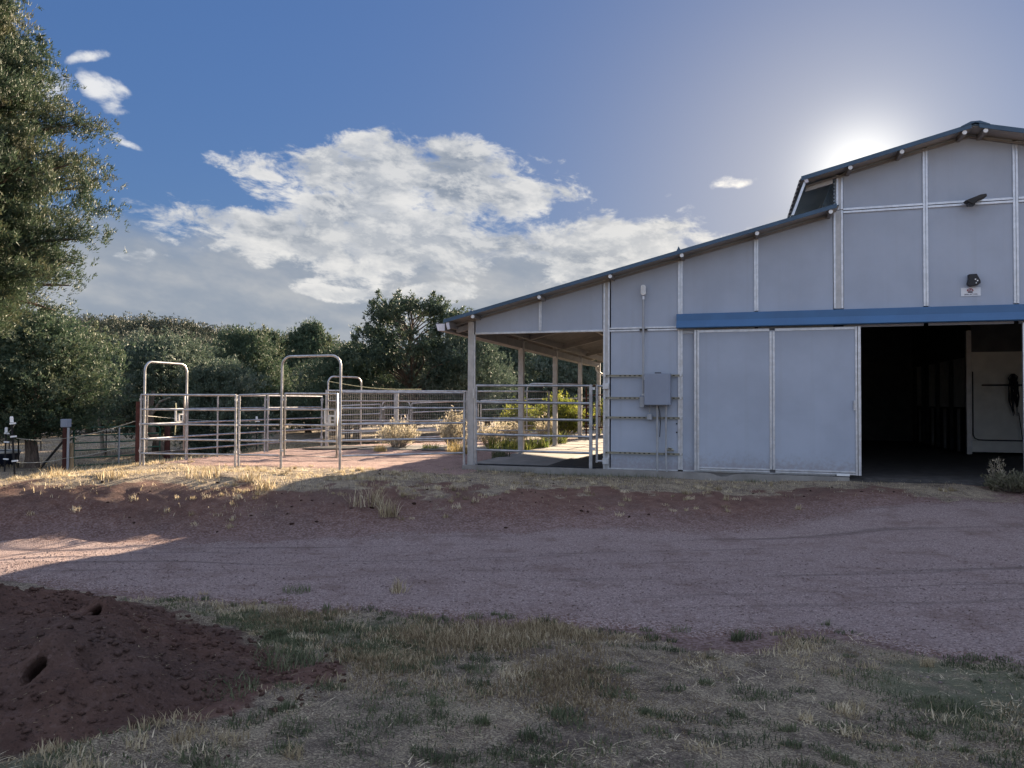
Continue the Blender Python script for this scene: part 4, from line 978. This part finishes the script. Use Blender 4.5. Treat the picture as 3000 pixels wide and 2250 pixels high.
#            key   seed z0  z1   R   prof  boughs per size leaves
tree_proto('jA', 1, 1.5, 6.2, 2.9, RND, 230, 46, .115, 8, 'juniper', .22)
tree_proto('jB', 2, .5, 6.0, 2.4, CON, 210, 44, .115, 8, 'juniper', .20)
tree_proto('jC', 3, 1.2, 5.8, 3.3, RND, 240, 46, .115, 8, 'juniper_grey', .24)
tree_proto('jD', 4, .3, 4.6, 2.6, RND, 190, 40, .115, 8, 'juniper_grey', .17)
tree_proto('oak', 5, 1.2, 8.6, 3.9, OPEN, 95, 56, .135, 8, 'oak', .26, .55, .30, .058, (0,0), .26, 90)
tree_proto('big', 6, 2.6, 7.85, 1.82, LEFT, 560, 150, .058, 9, 'juniper_near', .26, .30, .16, .055, (0,0), .13, 150, 'bark')

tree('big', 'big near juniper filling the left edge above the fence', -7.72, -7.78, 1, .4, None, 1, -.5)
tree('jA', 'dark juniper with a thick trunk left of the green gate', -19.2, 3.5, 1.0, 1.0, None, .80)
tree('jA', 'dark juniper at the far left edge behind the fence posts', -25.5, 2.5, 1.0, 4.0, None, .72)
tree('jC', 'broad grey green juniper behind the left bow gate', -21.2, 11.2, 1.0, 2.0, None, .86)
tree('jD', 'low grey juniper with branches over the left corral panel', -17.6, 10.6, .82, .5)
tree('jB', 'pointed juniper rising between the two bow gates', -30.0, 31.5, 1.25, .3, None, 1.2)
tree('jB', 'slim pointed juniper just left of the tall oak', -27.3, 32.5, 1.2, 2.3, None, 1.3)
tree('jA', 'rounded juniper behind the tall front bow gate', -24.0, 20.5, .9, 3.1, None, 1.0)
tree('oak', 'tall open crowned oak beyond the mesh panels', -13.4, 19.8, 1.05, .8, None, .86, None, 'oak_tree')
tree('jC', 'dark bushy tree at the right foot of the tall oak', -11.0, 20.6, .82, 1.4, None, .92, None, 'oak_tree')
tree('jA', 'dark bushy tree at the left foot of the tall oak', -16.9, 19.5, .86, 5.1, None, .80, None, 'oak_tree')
tree('jC', 'grey green tree seen under the carport roof, left', -14.5, 40.0, 1.35, 4.4, None, 1.35)
tree('jD', 'grey green tree seen under the carport roof, middle', -9.0, 37.8, 1.55, 2.4, None, 1.4)
tree('jA', 'dark tree seen under the carport roof, right', -5.9, 45.0, 1.4, .2, None, 1.2)
fill = [(-36,9,'jA',1.05),(-40,22,'jB',1.1),(-38,16,'jC',1.15),(-36,32,'jC',1.15),(-22.5,29,'jC',1.1),(-31,38,'jA',1.15),(-24,40,'jB',1.2),(-18,30,'jC',1.05),(-19.5,25,'jA',.95),
        (-14,28,'jA',1.05),(-42,28,'jB',1.2),(-46,40,'jA',1.2),(-40,47,'jC',1.3),(-30,52,'jA',1.35),(-20,52,'jC',1.3),(-11,50,'jA',1.25),(-1,50,'jC',1.2),(6,52,'jA',1.2)]
for i, (x, y, k, s) in enumerate(fill):
    tree(k, 'dark juniper in the tree line between pasture and far hill', x+rnd.uniform(-.6,.6), y+rnd.uniform(-.6,.6), s*rnd.uniform(.88,1.05), rnd.uniform(0,6.28), 'junipers in the far tree line', s*rnd.uniform(.66,.84))
# leaning dead trunk and snags
sn = thing('leaning_trunk', 'dark leaning trunk behind the green gate', 'trunk', (-18.9, 8.2, gz(-18.9,8.2)))
MB().tube([(.9,.2,-.1),(.5,.1,.45),(.1,0,1.0),(-.05,0,1.9),(.05,.1,2.6)], [.19,.17,.15,.12,.07], 8).build('trunk', 'bark', sn)
MB().tube([(-.02,0,1.6),(.35,.1,2.2),(.8,.1,2.35)], [.07,.05,.03], 6).build('limb', 'twig', sn)
for x, y, l, lb_ in ((-23.6,8.8,2.4,'pale leaning dead branch right of the thick trunk'), (-22.3,9.4,2.0,'pale upright dead branch behind the grey cap box')):
    d = thing('dead_branch', lb_, 'branch', (x, y, gz(x,y)), 0)
    MB().tube([(0,0,-.1),(-l*.12,.1,l*.45),(-l*.26,.1,l)], [.09,.07,.03], 7).tube([(-l*.12,.1,l*.45),(l*.1,.05,l*.75)], [.05,.02], 6).build('wood', 'twig', d)

# wooded far hillside: one mass
rng = np.random.default_rng(77); N = 2600
ra = np.radians(rng.uniform(-64, -4, N)); rr = rng.uniform(112, 212, N)
hx = CAM.x + rr*np.sin(ra); hy = CAM.y + rr*np.cos(ra); hz = hill_h(np.degrees(ra), rr) + fbm(hx, hy, .03, 3, 2)*3
per = 60; sc_ = rng.uniform(1.1, 2.3, N)
off = unit(rng.normal(0, 1, (N, per, 3)))*rng.uniform(.45, 1.0, (N, per, 1))*sc_[:,None,None]*np.array([1.05,1.05,1.0])
P = np.stack([hx, hy, hz + sc_*.9], 1)[:,None] + off; T = np.repeat(rng.uniform(0, .9, N), per)
co, F, tn = sprays(P.reshape(-1,3), unit(off.reshape(-1,3) + np.array([0,0,.4])), .32, 5, rng, .36, .9, T)
tag(npmesh('far_woods', co, F, 'woods', None, tn), 'scrubby woods covering the far hill', 'woods', None, 'stuff')

# shrubs and tufts -------------------------------------------------------------
def shrub(label, x, y, h, w, m, n=60, leaves=5, size=.05, seed=1, z=None, name='shrub', cat='shrub', tonelo=.2, stem='twig', group=None, up=1.0):
    rng = np.random.default_rng(seed); t = thing(name, label, cat, (x, y, gz(x,y) if z is None else z), 0, group)
    mb = MB(); P = []; D = []
    for k in range(n):
        a = rng.uniform(0, 2*pi); r = w*.5*sqrt(rng.random()); hh = h*rng.uniform(.55, 1.0)*(1 - .45*(r/(w*.5))**2)
        e = np.array([r*cos(a), r*sin(a), hh]); b = np.array([r*.25*cos(a), r*.25*sin(a), 0]); m_ = (b+e)/2 + rng.normal(0, w*.03, 3)
        mb.tube([b, m_, e], [.008, .005, .002], 4, False)
        s = rng.uniform(.45, 1.0, 12)[:,None]; P.append(b + (e-b)*s + rng.normal(0, w*.035, (12,3))); D.append(np.repeat(unit(e-b)[None]*.7*up + np.array([[0,0,.6*up]]), 12, 0))
    P = np.concatenate(P); D = unit(np.concatenate(D)); T = rng.uniform(tonelo, 1, len(P))
    co, F, tn = sprays(P, D, size, leaves, rng, .2, .8, T)
    npmesh('leaves', co, F, m, t, tn); mb.build('stems', stem, t)
    return t
shrub('low pale shrub in front of the middle mesh panel', -6.75, 4.35, .85, 1.35, 'sage', 80, 4, .06, 1, fz(-6.75,4.35))
shrub('tall pale flowering shrub before the third mesh panel', -5.45, 5.3, 1.25, 1.0, 'sage', 70, 4, .06, 2, fz(-5.45,5.3))
shrub('pale shrub close behind the first carport column', -4.6, 6.0, .75, .95, 'sage', 50, 4, .055, 3, fz(-4.6,6.0))
shrub('pale shrub behind the left part of the carport gate', -5.2, 9.2, .9, 1.5, 'sage', 70, 4, .06, 4)
shrub('pale shrub behind the middle of the carport gate', -3.75, 9.6, 1.1, .9, 'sage', 60, 4, .06, 5)
shrub('pale flowers beside the far end of the carport slab', -2.3, 15.6, 1.0, 1.4, 'sage', 60, 4, .06, 6, -.1)
shrub('bright yellow green bush lit by the sun behind the carport', -4.2, 13.2, 1.95, 2.3, 'brightbush', 190, 6, .09, 7, None, 'bush', 'bush', .0)
shrub('bright yellow green bush right of the third carport column', -2.6, 16.6, 2.2, 1.9, 'brightbush', 170, 6, .09, 8, None, 'bush', 'bush', .0)
shrub('smaller bright bush left of the second carport column', -6.2, 14.6, 1.75, 1.8, 'brightbush', 130, 6, .09, 9, None, 'bush', 'bush', .0)
shrub('grey tumbleweed heap at the right side of the barn doorway', 6.95, -.45, .30, .95, 'tumble', 110, 4, .05, 10, -.12, 'tumbleweed', 'weed', .0, 'twig', None, .2)
shrub('thin dry stalk rising out of the tumbleweed heap', 6.72, -.30, .68, .30, 'sage', 14, 3, .045, 12, -.12, 'dry_weed', 'weed', .0)
def blades(px, py, h, w, rng, m, name, tone, bend=.5, parent=None, hz=None, flat=0.0):
    n = len(px); z = ground_h(px, py) if hz is None else hz
    a = rng.uniform(0, 2*pi, n); L = h*rng.uniform(.45, 1.25, n); ln = np.abs(rng.normal(0, bend, n)) + flat
    d = np.stack([np.cos(a)*np.sin(ln), np.sin(a)*np.sin(ln), np.cos(ln)], 1)
    sd = np.stack([-np.sin(a), np.cos(a), np.zeros(n)], 1)*(w*rng.uniform(.6, 1.3, n))[:,None]
    b = np.stack([px, py, z-.008], 1); mdl = b + d*(L*.55)[:,None]; d2 = unit(d + np.stack([np.cos(a)*.5, np.sin(a)*.5, -np.ones(n)*.15], 1)); tip = mdl + d2*(L*.5)[:,None]
    co = np.stack([b-sd, b+sd, mdl+sd*.8, mdl-sd*.8, tip], 1).reshape(-1, 3); o = np.arange(n)[:,None]*5
    F = np.concatenate([o+np.array([[0,1,2]]), o+np.array([[0,2,3]]), o+np.array([[3,2,4]])]).reshape(-1, 3)
    return npmesh(name, co, F, m, parent, np.clip(np.repeat(tone, 5), 0, 1))
def tuft(label, x, y, h, w, m, n=140, seed=1, name='grass_tuft', cat='grass tuft', z=None, bend=.5, group=None, bw=.004):
    rng = np.random.default_rng(seed); r = w*.5*np.sqrt(rng.random(n)); a = rng.uniform(0, 2*pi, n); zz = gz(x, y) if z is None else z
    t = thing(name, label, cat, (x, y, zz), 0, group)
    blades(r*np.cos(a), r*np.sin(a), h, bw, rng, m, 'blades', rng.uniform(0, 1, n), bend, t, np.zeros(n)); return t
tuft('golden grass tuft just left of the first carport column', -4.45, 3.3, .42, .75, 'goldgrass', 320, 1, z=fz(-4.45,3.3), bw=.006)
tuft('small golden tuft on the dusty mats before the low shrub', -6.6, 2.95, .22, .35, 'goldgrass', 140, 2, z=fz(-6.6,2.95), bw=.006)
tuft('green yellow tuft on the mats below the tall pale shrub', -5.75, 4.4, .25, .5, 'tuftgreen', 160, 3, z=fz(-5.75,4.4), bw=.006)
tuft('green tuft beside the slab, left of the second column', -4.0, 5.3, .45, .8, 'tuftgreen', 320, 4, z=fz(-4.0,5.3), bw=.007)
tuft('green tuft touching the foot of the second column', -3.45, 5.0, .42, .8, 'tuftgreen', 320, 5, z=fz(-3.45,5.0), bw=.007)
tuft('green tuft right of the second column by the slab', -3.22, 6.4, .42, .7, 'tuftgreen', 300, 6, z=fz(-3.22,6.4), bw=.007)
tuft('yellow green tuft behind the third carport column', -3.2, 8.6, .5, .7, 'tuftgreen', 300, 7, bw=.007)
tuft('dark grass tuft on the slab edge near the second column', -3.12, 2.6, .35, .5, 'greengrass', 200, 8, z=fz(-3.12,2.6), bw=.006)
tuft('larger green grass clump right of the dirt mound', -.62, -10.85, .13, .42, 'greengrass', 420, 9, bend=.8)
tuft('pale green grass clump at the right of the larger clump', -.18, -10.92, .11, .44, 'greengrass', 420, 10, bend=.9)
tuft('green grass clump nearer the camera beside the dirt mound', -.16, -11.55, .10, .36, 'greengrass', 360, 11, bend=.9)
tuft('small upright green sprout on the bare red dirt', -.55, -11.75, .11, .09, 'greengrass', 46, 12, bend=.4)
tuft('lone grass tuft standing in the near edge of the gravel road', -.45, -8.75, .16, .16, 'drygrass', 60, 13, bend=.35)
tuft('grass tuft at the left near edge of the gravel road', -1.35, -9.0, .09, .26, 'greengrass', 120, 14, bend=.5)
for i, (x, y, h, w, lb_) in enumerate([(-2.9,-4.75,.32,.55,'pale dry weed clump on the shaded bank'), (-2.45,-4.95,.30,.30,'small dry weed right of the pale clump on the bank'), (-6.0,-4.6,.24,.55,'sunlit dry weed clump on top of the bank'), (-5.2,-4.45,.22,.4,'sunlit dry weed right of the clump on the bank'),
                                       (-7.2,-5.3,.20,.45,'low dry weed on the left part of the bank'), (-8.8,-4.9,.22,.40,'dry weed at the left on the red bank'), (-4.7,-4.75,.20,.35,'dry weed near the shadow edge on the bank')]):
    tuft(lb_, x, y, h, w, 'drygrass', 120, 30+i, 'dry_weed', 'weed', None, .45, 'dry weeds on the bank', .005)
# grass, litter and clods: nobody could count them
def scatter(n, x0, x1, y0, y1, dens, rng):
    x = rng.uniform(x0, x1, n); y = rng.uniform(y0, y1, n); k = rng.random(n) < dens(x, y); return x[k], y[k]
rng = np.random.default_rng(21)
clump = lambda x, y, f, s: np.clip(.5 + fbm(x, y, f, 3, s)*1.5, 0, 1)
x, y = scatter(420000, -2.6, 6.6, -13.2, -8.6, lambda x, y: grassiness(x, y)*(.04+.96*clump(x, y, 1.7, 31)**2.2), rng)
tall = .5 + 1.0*smooth(.0, .35, fbm(x, y, .8, 3, 33) + .08)
tag(blades(x, y, np.where(clump(x, y, .9, 37) > .62, .050, .034)*tall, .0032, rng, 'drygrass', 'dry_grass', rng.uniform(-.2, 1.0, len(x)) - .45*(1-clump(x, y, .7, 35)), .65), 'short dry grass on the ground in front of the gravel road', 'grass', None, 'stuff')
x, y = scatter(260000, -2.6, 6.6, -13.2, -8.4, lambda x, y: greenness(x, y)*clump(x, y, 1.8, 41)**2, rng)
tag(blades(x, y, .042, .0032, rng, 'greengrass', 'green_grass', rng.uniform(0, .8, len(x)), .75), 'dull green low grass among the dry blades', 'grass', None, 'stuff')
x, y = scatter(60000, -2.8, 6.6, -13.2, -8.9, lambda x, y: grassiness(x, y)*clump(x, y, 1.1, 51)*.8 + .05, rng)
tag(blades(x, y, .075, .0028, rng, 'drygrass', 'straw', rng.uniform(.3, 1, len(x)), .15, None, None, 1.35), 'pale flattened straw littering the near ground', 'straw', None, 'stuff')
x, y = scatter(110000, -12.5, 6.2, -7.2, .1, lambda x, y: grassiness(x, y)*(.15+.85*clump(x, y, 1.1, 61)**1.6)*.8 + .004*(y > far_edge(x)+.4), rng)
tag(blades(x, y, .055, .0036, rng, 'drygrass', 'bank_grass', rng.uniform(0, 1, len(x)), .7), 'short dry grass along the top of the red bank', 'grass', None, 'stuff')
x, y = scatter(9000, -9.5, -3.0, -6.4, -2.8, lambda x, y: clump(x, y, 1.0, 71)**2*smooth(.5, 1.2, y-far_edge(x))*.6, rng)
tag(blades(x, y, .075, .004, rng, 'drygrass', 'bank_weeds', rng.uniform(.3, 1, len(x)), .55), 'thin dry stalks on the left end of the bank', 'weeds', None, 'stuff')
x, y = scatter(3200, -3.3, 3.0, -.75, -.06, lambda x, y: smooth(.75, .1, -y)*clump(x, y, 1.2, 81), rng)
tag(blades(x, y, .10, .004, rng, 'greengrass', 'wall_grass', rng.uniform(.2, 1, len(x)), .5), 'thin green grass along the foot of the slab', 'grass', None, 'stuff')
x, y = scatter(90000, -34, -10.5, -3, 22, lambda x, y: grassiness(x, y)*clump(x, y, .45, 91)**1.3*.9*smooth(-11, -12.2, x), rng)
tag(blades(x, y, .12, .008, rng, 'drygrass', 'pasture_grass', rng.uniform(0, 1, len(x)), .5), 'dry yellow grass in the pasture beyond the fence', 'grass', None, 'stuff')
x, y = scatter(26000, -12, 6, 8, 28, lambda x, y: (1-smooth(.2,-.2,yard_in(x,y)*0-1))*clump(x, y, .5, 95)*((x < -3.2) | (y > 15.6))*((y > 14.2) | (x > -2.9) | (yard_in(x, y) < 0)), rng)
tag(blades(x, y, .20, .009, rng, 'goldgrass', 'back_grass', rng.uniform(0, 1, len(x)), .5), 'dry yellow grass beyond the mesh panels', 'grass', None, 'stuff')
# low weed and straw clumps that make the near ground patchy
def clumps(n, x0, x1, y0, y1, dens, per, rad, h, w, m, name, label, bend, lo, hi, seed, flat=0.0):
    r_ = np.random.default_rng(seed); cx, cy = scatter(n, x0, x1, y0, y1, dens, r_); k = len(cx)
    R_ = np.repeat(rad*r_.uniform(.45, 1.5, k), per)*np.sqrt(r_.random(k*per)); a = r_.uniform(0, 2*pi, k*per)
    t = np.repeat(r_.uniform(lo, hi, k), per) + r_.normal(0, .16, k*per); hh = np.repeat(h*r_.uniform(.5, 1.35, k), per)
    px, py = np.repeat(cx, per) + R_*np.cos(a), np.repeat(cy, per) + R_*np.sin(a)*.8
    tag(blades(px, py, hh, w, r_, m, name, t, bend, None, None, flat), label, 'grass', None, 'stuff')
inb = lambda x, y: grassiness(x, y)
clumps(2600, -2.6, 6.6, -13.2, -8.3, lambda x, y: inb(x, y)*clump(x, y, .8, 111)**1.5, 80, .085, .042, .0030, 'greengrass', 'low_weeds', 'dark green low weeds dotted through the near grass', .8, -.1, .5, 1)
clumps(1500, -2.6, 6.6, -13.2, -8.5, lambda x, y: inb(x, y)*clump(x, y, .9, 121)**1.5, 60, .085, .052, .0028, 'drygrass', 'straw_clumps', 'pale dry grass clumps in the near grass', .6, .25, .9, 2)
clumps(900, -2.6, 6.6, -13.2, -8.5, lambda x, y: inb(x, y)*clump(x, y, 1.2, 131)**2, 46, .11, .085, .0030, 'drygrass', 'flat_straw', 'bleached straw lying in loose handfuls', .2, .6, 1.0, 3, 1.3)
clumps(300, -2.2, 6.6, -10.4, -8.2, lambda x, y: smooth(.35, .05, np.abs(road_in(x, y)))*.8, 60, .06, .055, .0034, 'greengrass', 'edge_weeds', 'small green weeds along the near edge of the gravel', .7, 0, .6, 4)
clumps(2000, -11, 6.0, -6.9, -.6, lambda x, y: smooth(.3, 1.2, y-far_edge(x))*clump(x, y, .8, 141)**2*.8, 40, .06, .075, .0040, 'drygrass', 'bank_tufts', 'small dry tufts over the red bank', .6, .2, 1.0, 5)
# dark clods and small stones
def stones(name, x, y, s, m, rng, zf=ground_h, gravel=False):
    ico = np.array([(0,0,1),(.89,0,.45),(.28,.85,.45),(-.72,.53,.45),(-.72,-.53,.45),(.28,-.85,.45),(.72,.53,-.45),(-.28,.85,-.45),(-.89,0,-.45),(-.28,-.85,-.45),(.72,-.53,-.45),(0,0,-1)])
    fi = np.array([(0,1,2),(0,2,3),(0,3,4),(0,4,5),(0,5,1),(1,6,2),(2,7,3),(3,8,4),(4,9,5),(5,10,1),(6,7,2),(7,8,3),(8,9,4),(9,10,5),(10,6,1),(11,7,6),(11,8,7),(11,9,8),(11,10,9),(11,6,10)])
    n = len(x); v = ico[None]*(s[:,None,None]*rng.uniform(.6, 1.3, (n,12,1)))*rng.uniform(.6, 1.4, (n,1,3))*np.array([1,1,.6])
    v = v + np.stack([x, y, zf(x, y)+s*.25], 1)[:,None]
    return npmesh(name, v.reshape(-1,3), (fi[None]+np.arange(n)[:,None,None]*12).reshape(-1,3), m, None, np.repeat(rng.random(n), 12), False, np.tile([0, 0, 1.0, 1], (n*12, 1)) if gravel else None)
x, y = scatter(900, -11.5, 7.2, -6.4, -.4, lambda x, y: smooth(.1, .9, y-far_edge(np.minimum(x,4)))*clump(x, y, .9, 101)**2*.55, rng)
x2, y2 = scatter(5200, -3.4, .6, -12.9, -10.2, lambda x, y: bare(x, y)*.9*(hole_d(x, y) > 2.5), rng)
tag(stones('mound_crumbs', x2, y2, rng.uniform(.08, .34, len(x2))**2*.2, 'dug', rng, lambda x, y: np.where(mound_h(x, y) > .03, mound_z(x, y), ground_h(x, y))), 'crumbs of red earth lying on the dirt mound', 'crumbs', None, 'stuff')
x3, y3 = scatter(7000, -3.4, .8, -12.9, -10.4, lambda x, y: bare(x, y)*clump(x, y, 2.0, 55)*(hole_d(x, y) > 3), rng)
tag(blades(x3, y3, .045, .0022, rng, 'drygrass', 'mound_straw', rng.uniform(.1, .8, len(x3)), .15, None, np.where(mound_h(x3, y3) > .03, mound_z(x3, y3), ground_h(x3, y3)), 1.3), 'bits of dry straw on the bare red dirt', 'straw', None, 'stuff')
tag(stones('clods', x, y, rng.uniform(.008, .032, len(x)), 'clod', rng), 'dark dry clods scattered over the red bank', 'clods', None, 'stuff')
x, y = scatter(26000, -5.5, 7.2, -10.6, -2.5, lambda x, y: smooth(-.25, .1, road_in(x, y))*.75*smooth(-4, -8, y) + .1, rng)
tag(stones('loose_stones', x, y, rng.uniform(.004, .011, len(x)), 'road', rng, lambda x, y: np.maximum(road_z(x, y), ground_h(x, y)), True), 'loose pink stones on the gravel road', 'gravel', None, 'stuff')
